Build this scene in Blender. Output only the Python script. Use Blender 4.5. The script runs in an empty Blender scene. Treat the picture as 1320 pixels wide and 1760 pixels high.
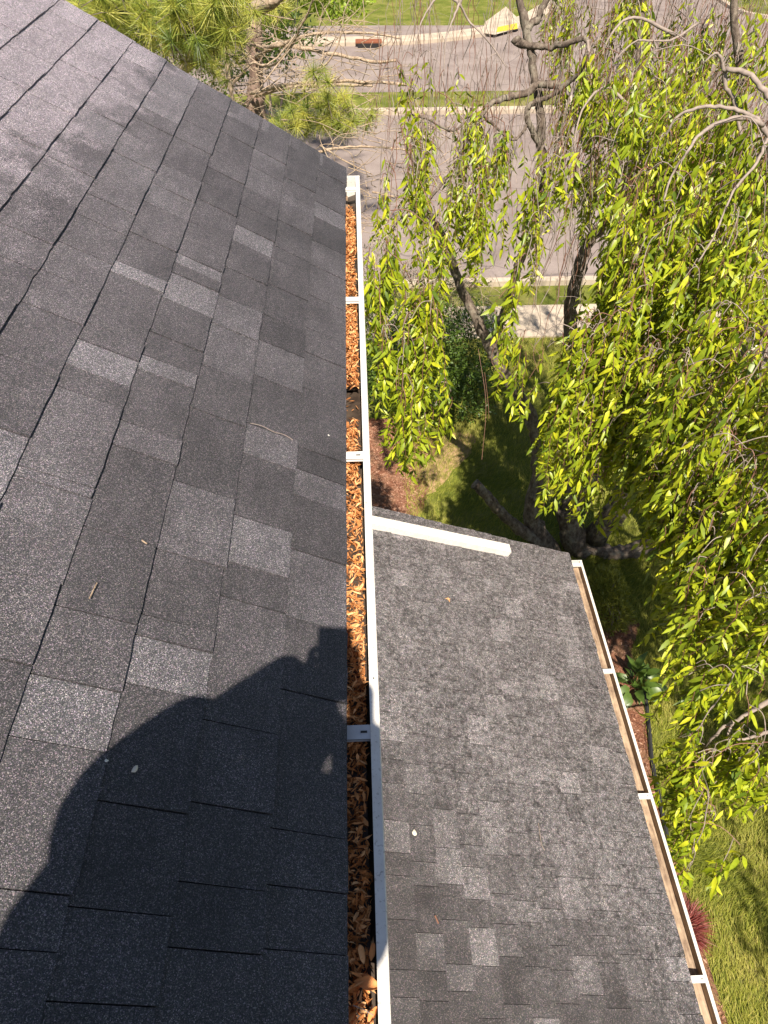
import bpy, math, random
import numpy as np
from mathutils import Vector, Matrix

rng = np.random.default_rng(11)
random.seed(11)
SC = bpy.context.scene
COL = SC.collection

# ------------------------------------------------------------------ camera
CAMZ = 7.2
FPX = 1220.0
_Y = np.array([-68, -1270, FPX]); _Y = _Y / np.linalg.norm(_Y)
_D = np.array([0, FPX * FPX / 1270, FPX]); _D = _D / np.linalg.norm(_D)
_D = _D - _Y * (_D @ _Y); _D /= np.linalg.norm(_D)
_X = np.cross(_D, _Y); _X /= np.linalg.norm(_X)
if _X[0] < 0: _X = -_X
A = np.array([_X, _Y, -_D])            # camera axes (right, down, forward) -> world
CAM = np.array([0, 0, CAMZ])
cam_d = bpy.data.cameras.new('camera'); cam = bpy.data.objects.new('camera', cam_d); COL.objects.link(cam)
cam_d.sensor_fit = 'VERTICAL'; cam_d.sensor_height = 24; cam_d.lens = 24 * FPX / 1760
cam_d.clip_start = 0.02; cam_d.clip_end = 2000
ex, ey, ez = A[:, 0], A[:, 1], A[:, 2]
M = Matrix(((ex[0], -ey[0], -ez[0], 0), (ex[1], -ey[1], -ez[1], 0), (ex[2], -ey[2], -ez[2], CAMZ), (0, 0, 0, 1)))
cam.matrix_world = M
SC.camera = cam

# ------------------------------------------------------------------ sky, sun, exposure
def ray(u, v):
    return A @ np.array([u - 660.0, v - 880.0, FPX])
SUNPIX = (583, 1100)
ld = ray(*SUNPIX); ld /= np.linalg.norm(ld)      # direction in which sunlight travels
sun_el = math.asin(-ld[2]); sx, sy = -ld[0], -ld[1]
W = bpy.data.worlds.new('World'); SC.world = W; W.use_nodes = True
nt = W.node_tree; bg = nt.nodes['Background']
sky = nt.nodes.new('ShaderNodeTexSky'); sky.sky_type = 'NISHITA'; sky.sun_disc = False
sky.sun_elevation = sun_el; sky.sun_rotation = math.atan2(sx, sy)
nt.links.new(sky.outputs[0], bg.inputs[0]); bg.inputs[1].default_value = 0.050
sl = bpy.data.lights.new('sun', 'SUN'); sl.energy = 4.9; sl.angle = math.radians(0.5); sl.color = (1.0, 0.90, 0.77)
so = bpy.data.objects.new('sun', sl); COL.objects.link(so); so.location = (0, -10, 30)
so.rotation_euler = Vector(ld).to_track_quat('-Z', 'Y').to_euler()
SC.view_settings.view_transform = 'Standard'; SC.view_settings.look = 'None'
SC.view_settings.exposure = 1.0; SC.view_settings.gamma = 1.0; SC.view_settings.use_curve_mapping = False

# ------------------------------------------------------------------ helpers
def project(p):
    c = A.T @ (np.asarray(p, float) - CAM)
    if c[2] <= 0.01: return None
    return 660 + FPX * c[0] / c[2], 880 + FPX * c[1] / c[2], c[2]
def inframe(p, m=0):
    q = project(p)
    return q is not None and -m < q[0] < 1320 + m and -m < q[1] < 1760 + m
def G(u, v, z=0.0):                      # the point of the ground (height z) seen at (u, v)
    r = ray(u, v); t = (z - CAMZ) / r[2]
    return np.array([r[0] * t, r[1] * t, z])
def atY(u, v, Y):                        # the point at distance Y in front of the house corner
    r = ray(u, v); t = Y / r[1]
    return CAM + r * t
def atD(u, v, d):                        # the point at depth d
    return CAM + ray(u, v) * (d / FPX)

class MB:
    def __init__(s): s.v = []; s.f = []; s.n = 0; s.tone = []; s.mi = []
    def add(s, vs, fs, tone=None, mi=0):
        vs = np.asarray(vs, float).reshape(-1, 3)
        s.v.append(vs); s.f += [tuple(i + s.n for i in f) for f in fs]; s.n += len(vs)
        s.tone += [0.5 if tone is None else tone] * len(vs); s.mi += [mi] * len(fs)
    def box(s, c, h, R=None, tone=None):
        c = np.asarray(c, float)
        vs = np.array([[x * h[0], y * h[1], z * h[2]] for x in (-1, 1) for y in (-1, 1) for z in (-1, 1)])
        if R is not None: vs = vs @ np.asarray(R).T
        s.add(vs + c, [(0, 1, 3, 2), (4, 6, 7, 5), (0, 4, 5, 1), (2, 3, 7, 6), (0, 2, 6, 4), (1, 5, 7, 3)], tone)
    def tube(s, pts, rad, sides=6, cap=True, tone=None, lump=0.0):
        pts = np.asarray(pts, float); n = len(pts)
        rad = np.full(n, rad) if np.isscalar(rad) else np.asarray(rad)
        T = np.gradient(pts, axis=0); T /= np.linalg.norm(T, axis=1)[:, None] + 1e-12
        up = np.array([0.31, 0.17, 0.93]); 
        if abs(T[0] @ up) > .95: up = np.array([1., 0, 0])
        B = np.cross(T, up); B /= np.linalg.norm(B, axis=1)[:, None] + 1e-9
        for i in range(1, n):
            if B[i] @ B[i - 1] < 0: B[i] = -B[i]
        C = np.cross(T, B)
        a = np.linspace(0, 2 * np.pi, sides, endpoint=False)
        R = rad[:, None] * (1 + (lump * rng.standard_normal((n, sides)) if lump else 0))
        vs = pts[:, None] + R[..., None] * (np.cos(a)[None, :, None] * B[:, None] + np.sin(a)[None, :, None] * C[:, None])
        fs = []
        for i in range(n - 1):
            for j in range(sides):
                k = (j + 1) % sides
                fs.append((i * sides + j, i * sides + k, (i + 1) * sides + k, (i + 1) * sides + j))
        if cap:
            fs.append(tuple(range(sides - 1, -1, -1))); fs.append(tuple((n - 1) * sides + j for j in range(sides)))
        s.add(vs.reshape(-1, 3), fs, tone)
    def mesh(s, name, mats, smooth=False):
        me = bpy.data.meshes.new(name)
        V = np.concatenate(s.v) if s.v else np.zeros((0, 3))
        me.from_pydata(V.tolist(), [], s.f)
        if not isinstance(mats, (list, tuple)): mats = [mats]
        for m in mats: me.materials.append(m)
        if len(mats) > 1: me.polygons.foreach_set('material_index', s.mi)
        at = me.attributes.new('tone', 'FLOAT', 'POINT'); at.data.foreach_set('value', np.array(s.tone, np.float32))
        if smooth: me.polygons.foreach_set('use_smooth', np.ones(len(me.polygons), bool))
        me.update(); return me
    def build(s, name, mats, parent=None, smooth=False, **tags):
        return link(name, s.mesh(name, mats, smooth), parent, **tags)
def link(name, me, parent=None, matrix=None, **tags):
    o = bpy.data.objects.new(name, me); COL.objects.link(o)
    if parent is not None:
        o.parent = parent; o.matrix_parent_inverse = Matrix.Translation(-parent.location)
    if matrix is not None: o.matrix_basis = matrix
    for k, v in tags.items():
        if v is not None: o[k] = v
    return o
def empty(name, loc, label, category, group=None):
    o = bpy.data.objects.new(name, None); COL.objects.link(o); o.location = Vector(loc)
    o['label'] = label; o['category'] = category
    if group: o['group'] = group
    return o
def bigmesh(name, V, F, mat, tone=None, smooth=False):    # V (n,3), F (m,k) uniform faces
    me = bpy.data.meshes.new(name); m, k = F.shape
    me.vertices.add(len(V)); me.vertices.foreach_set('co', V.astype(np.float32).ravel())
    me.loops.add(m * k); me.loops.foreach_set('vertex_index', F.astype(np.int32).ravel())
    me.polygons.add(m); me.polygons.foreach_set('loop_start', np.arange(0, m * k, k, dtype=np.int32))
    me.materials.append(mat)
    if tone is not None:
        at = me.attributes.new('tone', 'FLOAT', 'POINT'); at.data.foreach_set('value', tone.astype(np.float32))
    if smooth: me.polygons.foreach_set('use_smooth', np.ones(m, bool))
    me.update(calc_edges=True); me.validate(); return me
def catmull(P, per=6):
    P = np.asarray(P, float)
    Q = np.vstack([2 * P[0] - P[1], P, 2 * P[-1] - P[-2]]); out = []
    for i in range(1, len(Q) - 2):
        for t in np.linspace(0, 1, per, endpoint=False):
            a, b, c, d = Q[i - 1], Q[i], Q[i + 1], Q[i + 2]
            out.append(.5 * (2 * b + (c - a) * t + (2 * a - 5 * b + 4 * c - d) * t * t + (-a + 3 * b - 3 * c + d) * t ** 3))
    out.append(P[-1]); return np.array(out)

# ------------------------------------------------------------------ materials
class NM:
    def __init__(s, name):
        s.m = bpy.data.materials.new(name); s.m.use_nodes = True; s.t = s.m.node_tree
        s.b = s.t.nodes['Principled BSDF']; s.out = s.t.nodes['Material Output']
        s.pos = s.t.nodes.new('ShaderNodeNewGeometry').outputs['Position']
    def l(s, a, b): s.t.links.new(a, b)
    def n(s, ty, **kw):
        x = s.t.nodes.new(ty)
        for k, v in kw.items():
            if k.startswith('i_'):
                key = k[2:]; x.inputs[int(key) if key.isdigit() else key].default_value = v
            else: setattr(x, k, v)
        return x
    def noise(s, scale, detail=4, rough=.55, vec=None, dist=0.):
        x = s.n('ShaderNodeTexNoise', i_Scale=scale, i_Detail=detail, i_Roughness=rough, i_Distortion=dist)
        s.l(s.pos if vec is None else vec, x.inputs['Vector']); return x.outputs['Fac']
    def stretch(s, sc):
        x = s.n('ShaderNodeVectorMath', operation='MULTIPLY'); s.l(s.pos, x.inputs[0]); x.inputs[1].default_value = sc; return x.outputs[0]
    def ramp(s, fac, stops, interp='LINEAR'):
        x = s.n('ShaderNodeValToRGB'); x.color_ramp.interpolation = interp
        e = x.color_ramp.elements
        while len(e) < len(stops): e.new(.5)
        for i, (p, c) in enumerate(stops):
            e[i].position = p; e[i].color = (c, c, c, 1) if np.isscalar(c) else (*c, 1)
        s.l(fac, x.inputs[0]); return x.outputs[0]
    def math(s, op, a, b=None, clamp=False):
        x = s.n('ShaderNodeMath', operation=op, use_clamp=clamp)
        for i, q in enumerate((a, b)):
            if q is None: continue
            if hasattr(q, 'links'): s.l(q, x.inputs[i])
            else: x.inputs[i].default_value = q
        return x.outputs[0]
    def mix(s, f, a, b, mode='MIX'):
        x = s.n('ShaderNodeMix', data_type='RGBA', blend_type=mode)
        for i, q in ((0, f), (6, a), (7, b)):
            if hasattr(q, 'links'): s.l(q, x.inputs[i])
            elif i == 0: x.inputs[0].default_value = q
            else: x.inputs[i].default_value = (q, q, q, 1) if np.isscalar(q) else (*q, 1)
        return x.outputs[2]
    def attr(s, name): return s.n('ShaderNodeAttribute', attribute_name=name).outputs['Fac']
    def color(s, c):
        if hasattr(c, 'links'): s.l(c, s.b.inputs['Base Color'])
        else: s.b.inputs['Base Color'].default_value = (*c, 1)
    def bump(s, h, strength=.5, dist=.01):
        x = s.n('ShaderNodeBump', i_Strength=strength, i_Distance=dist); s.l(h, x.inputs['Height']); s.l(x.outputs[0], s.b.inputs['Normal'])
    def set(s, **kw):
        for k, v in kw.items(): s.b.inputs[k.replace('_', ' ')].default_value = v

DUST_SHEEN_K, DUSTA = .08, 1.05
def shingle_mat(name, wing):
    m = NM(name)
    vor = m.n('ShaderNodeTexVoronoi', feature='F1', i_Scale=820.0 if not wing else 330.0); m.l(m.pos, vor.inputs['Vector'])
    sep = m.n('ShaderNodeSeparateColor'); m.l(vor.outputs['Color'], sep.inputs[0])
    if wing:
        gr = m.ramp(sep.outputs[0], [(0, .45), (.55, .85), (.86, 1.3), (.93, 2.2), (1, 3.2)])
    else:
        gr = m.ramp(sep.outputs[0], [(0, .25), (.5, .7), (.75, 1.2), (.88, 2.1), (.96, 3.6), (1, 5.0)])
    tone = m.math('ADD', m.attr('tone'), m.math('MULTIPLY', m.math('SUBTRACT', m.noise(5.5, 5, .6), .5), .8), True)
    if wing: base = m.ramp(tone, [(0, (.036, .032, .033)), (.5, (.062, .057, .058)), (1, (.125, .118, .12))])
    else:    base = m.ramp(tone, [(0, (.036, .0345, .0355)), (.5, (.060, .0575, .0595)), (.8, (.088, .086, .089)), (1, (.104, .103, .106))])
    big = m.ramp(m.noise(6, 4), [(.3, .82), (.7, 1.18)])
    c = m.mix(1.0, base, big, 'MULTIPLY')
    xyz = m.n('ShaderNodeSeparateXYZ'); m.l(m.pos, xyz.inputs[0])
    if wing:
        n1 = m.noise(26, 5, .7); n2 = m.noise(85, 4, .7)
        blot = m.math('ADD', m.math('MULTIPLY', n1, .55), m.math('MULTIPLY', n2, .45))
        # lichen-worn part: up the roof from the lower left corner
        a = m.math('ADD', m.math('MULTIPLY', xyz.outputs[1], .9), m.math('MULTIPLY', xyz.outputs[0], .75))
        msk = m.ramp(m.math('ADD', m.math('MULTIPLY', a, .25), m.math('MULTIPLY', m.noise(3, 3), .4)), [(.45, 0), (.72, 1)])
        light = m.ramp(blot, [(.41, (.034, .030, .030)), (.485, (.125, .120, .120)), (.57, (.27, .263, .266))])
        light = m.mix(.42, light, m.mix(1.0, c, 2.2, 'MULTIPLY'))
        light = m.mix(1.0, light, m.ramp(m.noise(48, 3, .5), [(.36, .42), (.46, 1.0)]), 'MULTIPLY')
        c = m.mix(m.math('MULTIPLY', msk, .85), c, light)
    else:
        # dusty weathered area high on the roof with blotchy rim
        a = m.math('ADD', m.math('MULTIPLY', xyz.outputs[0], -1.0), m.math('MULTIPLY', xyz.outputs[1], DUST_SHEEN_K))
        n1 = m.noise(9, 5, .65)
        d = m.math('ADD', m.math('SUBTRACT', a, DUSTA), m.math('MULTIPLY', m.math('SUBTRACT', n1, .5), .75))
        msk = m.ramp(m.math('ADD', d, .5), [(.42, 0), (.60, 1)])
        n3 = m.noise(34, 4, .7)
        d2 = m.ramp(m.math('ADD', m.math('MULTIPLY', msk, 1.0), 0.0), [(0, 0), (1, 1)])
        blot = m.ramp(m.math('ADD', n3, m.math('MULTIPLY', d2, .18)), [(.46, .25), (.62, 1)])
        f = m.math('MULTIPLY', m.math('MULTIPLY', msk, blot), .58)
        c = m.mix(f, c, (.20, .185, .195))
        painted_sheen = m.ramp(m.math('MULTIPLY', m.math('SUBTRACT', a, .4), .6), [(0, 0), (1, .72)])  # glancing sheen up the roof, painted in as a lightening gradient
        c = m.mix(painted_sheen, c, m.mix(.62, (.17, .155, .166), m.mix(1.0, c, 3.6, 'MULTIPLY')))
        streak = m.noise(1, 5, .6, m.stretch((30, 5, 30)))
        c = m.mix(1.0, c, m.ramp(streak, [(.3, .85), (.7, 1.15)]), 'MULTIPLY')
    c = m.mix(1.0, c, gr, 'MULTIPLY')
    hue = m.mix(.25, c, m.mix(1.0, c, vor.outputs['Color'], 'MULTIPLY'))
    m.color(m.mix(1.0, hue, (.97, .985, 1.045) if not wing else (.99, 1.0, 1.03), 'MULTIPLY'))
    m.set(Roughness=.62, Specular_IOR_Level=.5)
    m.bump(sep.outputs[1], .55, .0012)
    return m.m
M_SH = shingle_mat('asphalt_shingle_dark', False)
M_SHW = shingle_mat('asphalt_shingle_worn', True)

def simple(name, col, rough=.5, var=.15, sc=8, bump=0, spec=.5, bsc=60, metal=0):
    m = NM(name); n = m.noise(sc, 5)
    c = m.mix(1.0, col, m.ramp(n, [(.3, 1 - var), (.7, 1 + var)]), 'MULTIPLY'); m.color(c)
    m.set(Roughness=rough, Specular_IOR_Level=spec, Metallic=metal)
    if bump: m.bump(m.noise(bsc, 4), bump, .004)
    return m.m
def white_metal():
    m = NM('white_painted_aluminium')
    g = m.ramp(m.noise(14, 6, .7), [(.4, 0), (.75, 1)]); s = m.ramp(m.noise(160, 3, .6), [(.58, 0), (.70, 1)])
    c = m.mix(m.math('MULTIPLY', g, .45), (.68, .66, .62), (.46, .40, .33)); c = m.mix(m.math('MULTIPLY', s, .6), c, (.16, .13, .10))
    m.color(c); m.set(Roughness=.38); return m.m
M_WHITE = white_metal()
def dirty_inside():
    m = NM('stained_gutter_inside')
    st = m.noise(1, 5, .65, m.stretch((60, 5, 30))); sp = m.noise(9, 5, .7)
    c = m.mix(m.ramp(m.math('ADD', m.math('MULTIPLY', st, .5), m.math('MULTIPLY', sp, .5)), [(.38, 0), (.6, 1)]), (.50, .37, .25), (.18, .12, .08))
    m.color(c); m.set(Roughness=.6); return m.m
M_DIRT = dirty_inside()
def dark_sludge():
    m = NM('dark_gutter_bottom')
    c = m.ramp(m.noise(25, 5, .7), [(.35, (.03, .021, .016)), (.65, (.08, .058, .042))]); m.color(c); m.set(Roughness=.55); return m.m
M_SLUDGE = dark_sludge()
M_STEEL = simple('galvanised_strap', (.42, .43, .45), .35, .1, 30)
M_WSTRAP = simple('white_strap', (.72, .70, .66), .45, .1, 30)
M_BLACK = simple('dark_slot', (.015, .014, .014), .6)
M_FELT = simple('black_roofing_felt', (.012, .011, .012), .9)
M_WOOD = simple('deck_board', (.30, .22, .14), .7, .2, 5)
def siding():
    m = NM('pale_siding'); m.color(m.mix(1.0, (.62, .60, .55), m.ramp(m.noise(5, 5), [(.3, .92), (.7, 1.05)]), 'MULTIPLY')); m.set(Roughness=.6); return m.m
M_SIDE = siding()

def leaf_mat(name, c0, c1, c2, transl=.32, rough=.38, spec=.5):
    m = NM(name); t = m.attr('tone')
    c = m.ramp(t, [(0, c0), (.5, c1), (1, c2)])
    c = m.mix(1.0, c, m.ramp(m.noise(40, 3), [(.3, .85), (.7, 1.15)]), 'MULTIPLY')
    m.color(c); m.set(Roughness=rough, Specular_IOR_Level=spec)
    tr = m.n('ShaderNodeBsdfTranslucent'); m.l(m.mix(1.0, c, (1.5, 1.35, .5), 'MULTIPLY'), tr.inputs[0])
    mx = m.n('ShaderNodeMixShader', i_0=transl); m.l(m.b.outputs[0], mx.inputs[1]); m.l(tr.outputs[0], mx.inputs[2]); m.l(mx.outputs[0], m.out.inputs[0])
    return m.m
M_CHERRY = leaf_mat('cherry_leaf', (.085, .14, .010), (.27, .34, .014), (.52, .53, .024), .24, .42)
def obj_leaf():                                            # the same leaf for single leaves: tone from the object's own colour
    m = M_CHERRY.copy(); m.name = 'cherry_leaf_single'
    for n in m.node_tree.nodes:
        if n.type == 'ATTRIBUTE':
            oi = m.node_tree.nodes.new('ShaderNodeObjectInfo')
            for l in list(n.outputs['Fac'].links):
                to = l.to_socket; m.node_tree.links.remove(l); m.node_tree.links.new(oi.outputs['Random'], to)
    return m
M_CHERRY1 = obj_leaf()
M_NEEDLE = leaf_mat('pine_needle', (.08, .13, .02), (.26, .31, .04), (.50, .48, .10), .25, .45)
M_SHRUB = leaf_mat('dark_shrub_leaf', (.026, .055, .008), (.06, .11, .012), (.11, .17, .018), .2, .5)
M_OLIVE = leaf_mat('olive_shrub_leaf', (.06, .07, .035), (.11, .12, .055), (.19, .18, .09), .2, .6)
M_LIME = leaf_mat('lime_leaf', (.10, .18, .012), (.20, .30, .02), (.32, .42, .03), .35, .5)
M_BOX = leaf_mat('yellow_green_shrub', (.12, .14, .02), (.22, .23, .03), (.32, .31, .05), .25, .5)
M_HOSTA = leaf_mat('hosta_leaf', (.035, .075, .012), (.07, .125, .02), (.13, .19, .035), .25, .4)
M_RED = leaf_mat('red_leaf', (.13, .025, .025), (.24, .055, .05), (.38, .15, .12), .3, .5)
M_GRASS = leaf_mat('grass_blade', (.10, .13, .014), (.25, .27, .035), (.44, .39, .11), .3, .6, .25)
M_DRY = leaf_mat('dry_leaf', (.17, .06, .02), (.60, .24, .075), (.90, .54, .26), .12, .7, .25)
M_CHIP = leaf_mat('mulch_chip', (.10, .045, .03), (.25, .12, .075), (.46, .29, .20), .02, .8, .2)

def bark(name, c0, c1, c2, sc=22):
    m = NM(name); a = m.noise(sc, 6, .7, m.stretch((1, 1, .45))); b = m.noise(sc * .35, 5, .7)
    c = m.ramp(a, [(.32, c0), (.5, c1), (.68, c2)]); c = m.mix(m.ramp(b, [(.52, 0), (.62, .5)]), c, (.30, .28, .22)); m.color(c)
    m.set(Roughness=.85, Specular_IOR_Level=.2); m.bump(a, .9, .02); return m.m
M_BARK = bark('cherry_bark', (.045, .034, .027), (.13, .10, .08), (.25, .21, .165))
M_TWIG = simple('twig_bark', (.27, .22, .19), .75, .25, 30, spec=.25)
M_TWIG2 = simple('reddish_twig', (.20, .10, .07), .6, .25, 30, spec=.3)
M_PBARK = bark('pine_bark', (.10, .065, .05), (.22, .15, .12), (.34, .25, .20), 14)
M_PALEB = bark('pale_dead_branch', (.20, .14, .10), (.40, .30, .21), (.55, .44, .33), 30)

def ground_mat():
    m = NM('lawn_ground')
    a = m.noise(1.3, 6, .65); b = m.noise(60, 5, .7)
    c = m.ramp(a, [(.36, (.105, .135, .022)), (.5, (.165, .185, .035)), (.64, (.25, .23, .075))])
    c = m.mix(1.0, c, m.ramp(b, [(.3, .45), (.7, 1.45)]), 'MULTIPLY'); m.color(c)
    m.set(Roughness=.9, Specular_IOR_Level=.1); m.bump(b, 1.0, .03); return m.m
M_GROUND = ground_mat()
def asphalt():
    m = NM('worn_asphalt')
    a = m.noise(.9, 6, .6); b = m.noise(90, 4, .75)
    c = m.ramp(a, [(.30, (.17, .136, .125)), (.5, (.235, .192, .175)), (.70, (.28, .235, .215))])
    c = m.mix(1.0, c, m.ramp(b, [(.3, .72), (.7, 1.28)]), 'MULTIPLY')
    v = m.n('ShaderNodeTexVoronoi', feature='DISTANCE_TO_EDGE', i_Scale=.35)
    q = m.n('ShaderNodeMix', data_type='VECTOR', i_0=.25); m.l(m.pos, q.inputs[4])
    nn = m.n('ShaderNodeTexNoise', i_Scale=1.2, i_Detail=6); m.l(m.pos, nn.inputs['Vector']); m.l(nn.outputs['Color'], q.inputs[5])
    m.l(q.outputs[1], v.inputs['Vector'])
    c = m.mix(m.ramp(v.outputs[0], [(0, .6), (.008, 0)]), c, (.07, .06, .06)); m.color(c)
    m.set(Roughness=.85, Specular_IOR_Level=.3); m.bump(b, .5, .01); return m.m
M_ASPH = asphalt()
M_CONC = simple('pale_concrete', (.43, .36, .28), .85, .18, 3, .3, .3)
M_YEL = simple('yellow_paint', (.62, .45, .03), .7, .2, 6)
M_RUST = simple('rusty_iron', (.22, .07, .03), .8, .3, 20)
def mulch_mat():
    m = NM('mulch_ground'); b = m.noise(70, 5, .75); a = m.noise(3, 4)
    c = m.ramp(b, [(.32, (.075, .03, .018)), (.5, (.23, .095, .055)), (.66, (.42, .22, .14))]); c = m.mix(m.ramp(a, [(.45, 0), (.65, .5)]), c, (.36, .24, .14)); m.color(c)
    m.set(Roughness=.95, Specular_IOR_Level=.1); m.bump(b, 1, .03); return m.m
M_MULCH = mulch_mat()
M_SOIL = simple('dry_thatch_soil', (.33, .22, .12), .95, .35, 14, .8, .1, 90)
M_EDGE = simple('black_edging', (.025, .024, .023), .5)
M_STONE = simple('pale_boulder', (.55, .50, .42), .8, .15, 6, .5, .3)

# ------------------------------------------------------------------ ground, roads, pavements
def sheet(name, poly, z, mat, kind='structure', inset=None, **t):
    mb = MB(); P = np.array([[p[0], p[1], z] for p in poly]); mb.add(P, [tuple(range(len(P)))])
    o = mb.build(name, mat, **(dict(kind=kind) if kind else {}), **t)
    if o.data.polygons[0].normal.z < 0: o.data.flip_normals()
    return o
mb = MB(); mb.add([(-400, -300, 0), (400, -300, 0), (400, 900, 0), (-400, 900, 0)], [(0, 1, 2, 3)])
mb.build('ground', M_GROUND, kind='structure')
def gp(*uv): return [G(*p)[:2] for p in uv]
def wob(P, amp=.05, per=8):
    P = catmull([list(p) + [0] for p in P] + [list(P[0]) + [0]], per)[:-1, :2]
    return P + rng.normal(0, amp, P.shape)
far = gp((500, 80), (700, 77), (840, 62), (925, 38), (985, 0))
road = [(-60, 13.3), (60, 13.3), (60, 40)] + [tuple(G(1340, 32)[:2]), tuple(G(1270, 18)[:2]), tuple(G(1240, 0)[:2]), (G(1240, 0)[0] - 1, 90), (far[-1][0] + 3, 90)] + [tuple(p) for p in far[::-1]] + [(-60, 31.9)]
sheet('road', road, .004, M_ASPH)
# lane beyond the far kerb
lane = gp((832, 66), (835, 44), (650, 44), (500, 44)) ; lane = [tuple(lane[0]), tuple(lane[1]), tuple(lane[2]), (-60, lane[3][1]), (-60, G(500, 70)[1]), tuple(G(650, 69)[:2])]
sheet('side_road', lane, .008, M_ASPH)
def strip(name, line, w, h, mat, **t):       # kerb: a raised band to the right of a ground line
    L = np.array(line, float); T = np.gradient(L, axis=0); T /= np.linalg.norm(T, axis=1)[:, None]; N = np.stack([-T[:, 1], T[:, 0]], 1)
    Rr = L + N * w; mb = MB(); n = len(L)
    vs = [(x, y, 0) for x, y in L] + [(x, y, h) for x, y in L] + [(x, y, h) for x, y in Rr] + [(x, y, 0) for x, y in Rr]
    fs = []
    for i in range(n - 1):
        for k in range(3): a = k * n + i; fs.append((a, a + 1, a + n + 1, a + n))
    fs += [(0, n, 2 * n, 3 * n), (n - 1, 4 * n - 1, 3 * n - 1, 2 * n - 1)]
    mb.add(vs, fs); return mb.build(name, mat, **t)
def dens(P, per=5): return catmull([list(p) + [0] for p in P], per)[:, :2]
strip('kerb', [(-60, 13.14), (0, 13.14), (60, 13.14)], .17, .11, M_CONC, kind='structure')
strip('kerb', dens([(-60, 31.6), (-20, 31.6), (-9, 31.6), (-5, 31.6)] + [tuple(p) for p in far]), .9, .12, M_CONC, kind='structure')
rk = dens(gp((1340, 34), (1290, 26), (1262, 15), (1240, 0))); strip('kerb', rk[::-1], -.25, .12, M_CONC, kind='structure')
sheet('lawn', [tuple(p) for p in rk] + [(rk[-1][0] - 1, 90), (60, 90), (60, 41)], .05, M_GROUND)
# grass island between the two carriageways
isl = [(-60, 23.95), (G(900, 190)[0], 23.95), (G(965, 188)[0], 24.05), (G(990, 178)[0], 24.7), (G(960, 166)[0], 25.4), (G(900, 165)[0], 25.5), (-60, 25.5)]
sheet('grass_island', isl, .10, M_GROUND)
strip('kerb', dens([(-60, 23.6), (-20, 23.6), (-5, 23.6), (0, 23.6), (G(900, 194)[0], 23.6), (G(970, 192)[0], 23.8), (G(1000, 178)[0], 24.7)]), .32, .12, M_CONC, kind='structure')
# pavement in front of the house: separate slabs
px0 = -8
for i in range(14):
    mb = MB(); x0 = px0 + i * 1.5; s0 = .03 * i
    mb.add([(x0, 11.25, .0), (x0 + 1.48, 11.25, 0), (x0 + 1.48, 12.35, 0), (x0, 12.35, 0), (x0, 11.25, .03), (x0 + 1.48, 11.25, .03), (x0 + 1.48, 12.35, .03), (x0, 12.35, .03)],
           [(4, 5, 6, 7), (0, 1, 5, 4), (1, 2, 6, 5), (2, 3, 7, 6), (3, 0, 4, 7)])
    mb.build('pavement_slab', M_CONC, kind='structure')
# front path and driveway at the right
sheet('path', gp((1130, 606), (1175, 575), (1225, 600), (1190, 640)), .034, M_CONC)
sheet('path', gp((1225, 588), (1262, 543), (1290, 556), (1252, 596)), .038, M_CONC)
sheet('driveway', gp((1225, 612), (1400, 590), (1420, 700), (1245, 668)), .008, M_ASPH)
# ramp with the yellow pad across the street
sheet('kerb_ramp', gp((830, 63), (833, 44), (869, 17), (890, 38), (892, 54), (850, 66)), .124, M_CONC)
sheet('tactile_pad', gp((855, 53), (888, 46), (889, 56), (852, 62)), .130, M_YEL, kind=None, label='yellow pad on the pale kerb ramp across the street', category='tactile pad')
d = empty('storm_drain', G(634, 80), 'rusty storm drain inlet set in the far pale kerb', 'storm drain')
mb = MB(); c = G(634, 82); mb.box((c[0], c[1] - .02, .075), (.42, .05, .06)); mb.build('opening', M_BLACK, d)
mb = MB(); mb.box((c[0], c[1] + .28, .15), (.5, .25, .02)); mb.build('cover', M_RUST, d)
# beds
sheet('mulch_bed', wob(gp((600, 880), (600, 740), (660, 720), (730, 745), (752, 775), (722, 810), (735, 850), (700, 900)), .03), .006, M_MULCH)
sheet('bare_soil', wob(gp((715, 770), (770, 745), (815, 755), (800, 790), (745, 845), (700, 880), (690, 850)), .03), .004, M_SOIL)
wingbed = gp((1015, 1035), (1060, 1035), (1100, 1075), (1085, 1120), (1105, 1200), (1112, 1260), (1120, 1330), (1138, 1400), (1150, 1450)) 
wb = [tuple(p) for p in wingbed] + [(2.95, -1.5), (2.0, -1.5), (2.0, 5.6)]
sheet('mulch_bed', wb, .006, M_MULCH)
mb = MB(); L = [G(u, v, .03) for u, v in ((1108, 1190), (1113, 1225), (1117, 1262), (1120, 1300), (1128, 1345), (1139, 1400), (1147, 1440), (1152, 1480))] + [np.array([2.75, .8, .03]), np.array([2.72, -1, .03])]
mb.tube(catmull(L, 4), .022, 6); mb.build('garden_edging', M_EDGE, label='black plastic edging between the mulch strip and the lawn', category='edging')

# ------------------------------------------------------------------ roofs
class Plane:
    def __init__(s, ex_, ez_, deg, rake):
        a = math.radians(deg); s.E = np.array([ex_, 0, ez_]); s.U = np.array([-math.cos(a), 0, math.sin(a)]); s.N = np.array([math.sin(a), 0, math.cos(a)]); s.rake = rake
    def P(s, su, y, h=0.): return s.E + s.U * su + s.N * h + np.array([0, y, 0])
    def hit(s, u, v, h=0.):
        r = ray(u, v); E = s.E + s.N * h; t = ((E - CAM) @ s.N) / (r @ s.N); p = CAM + r * t; return (p - s.E) @ s.U, p[1]
HM = 1.29
MAIN = Plane(-.0402 * HM, CAMZ - HM, 31, 3.48)
WING = Plane(1.647, CAMZ - 4.41, 21.3, 3.70)
EXP = .1429
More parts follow.
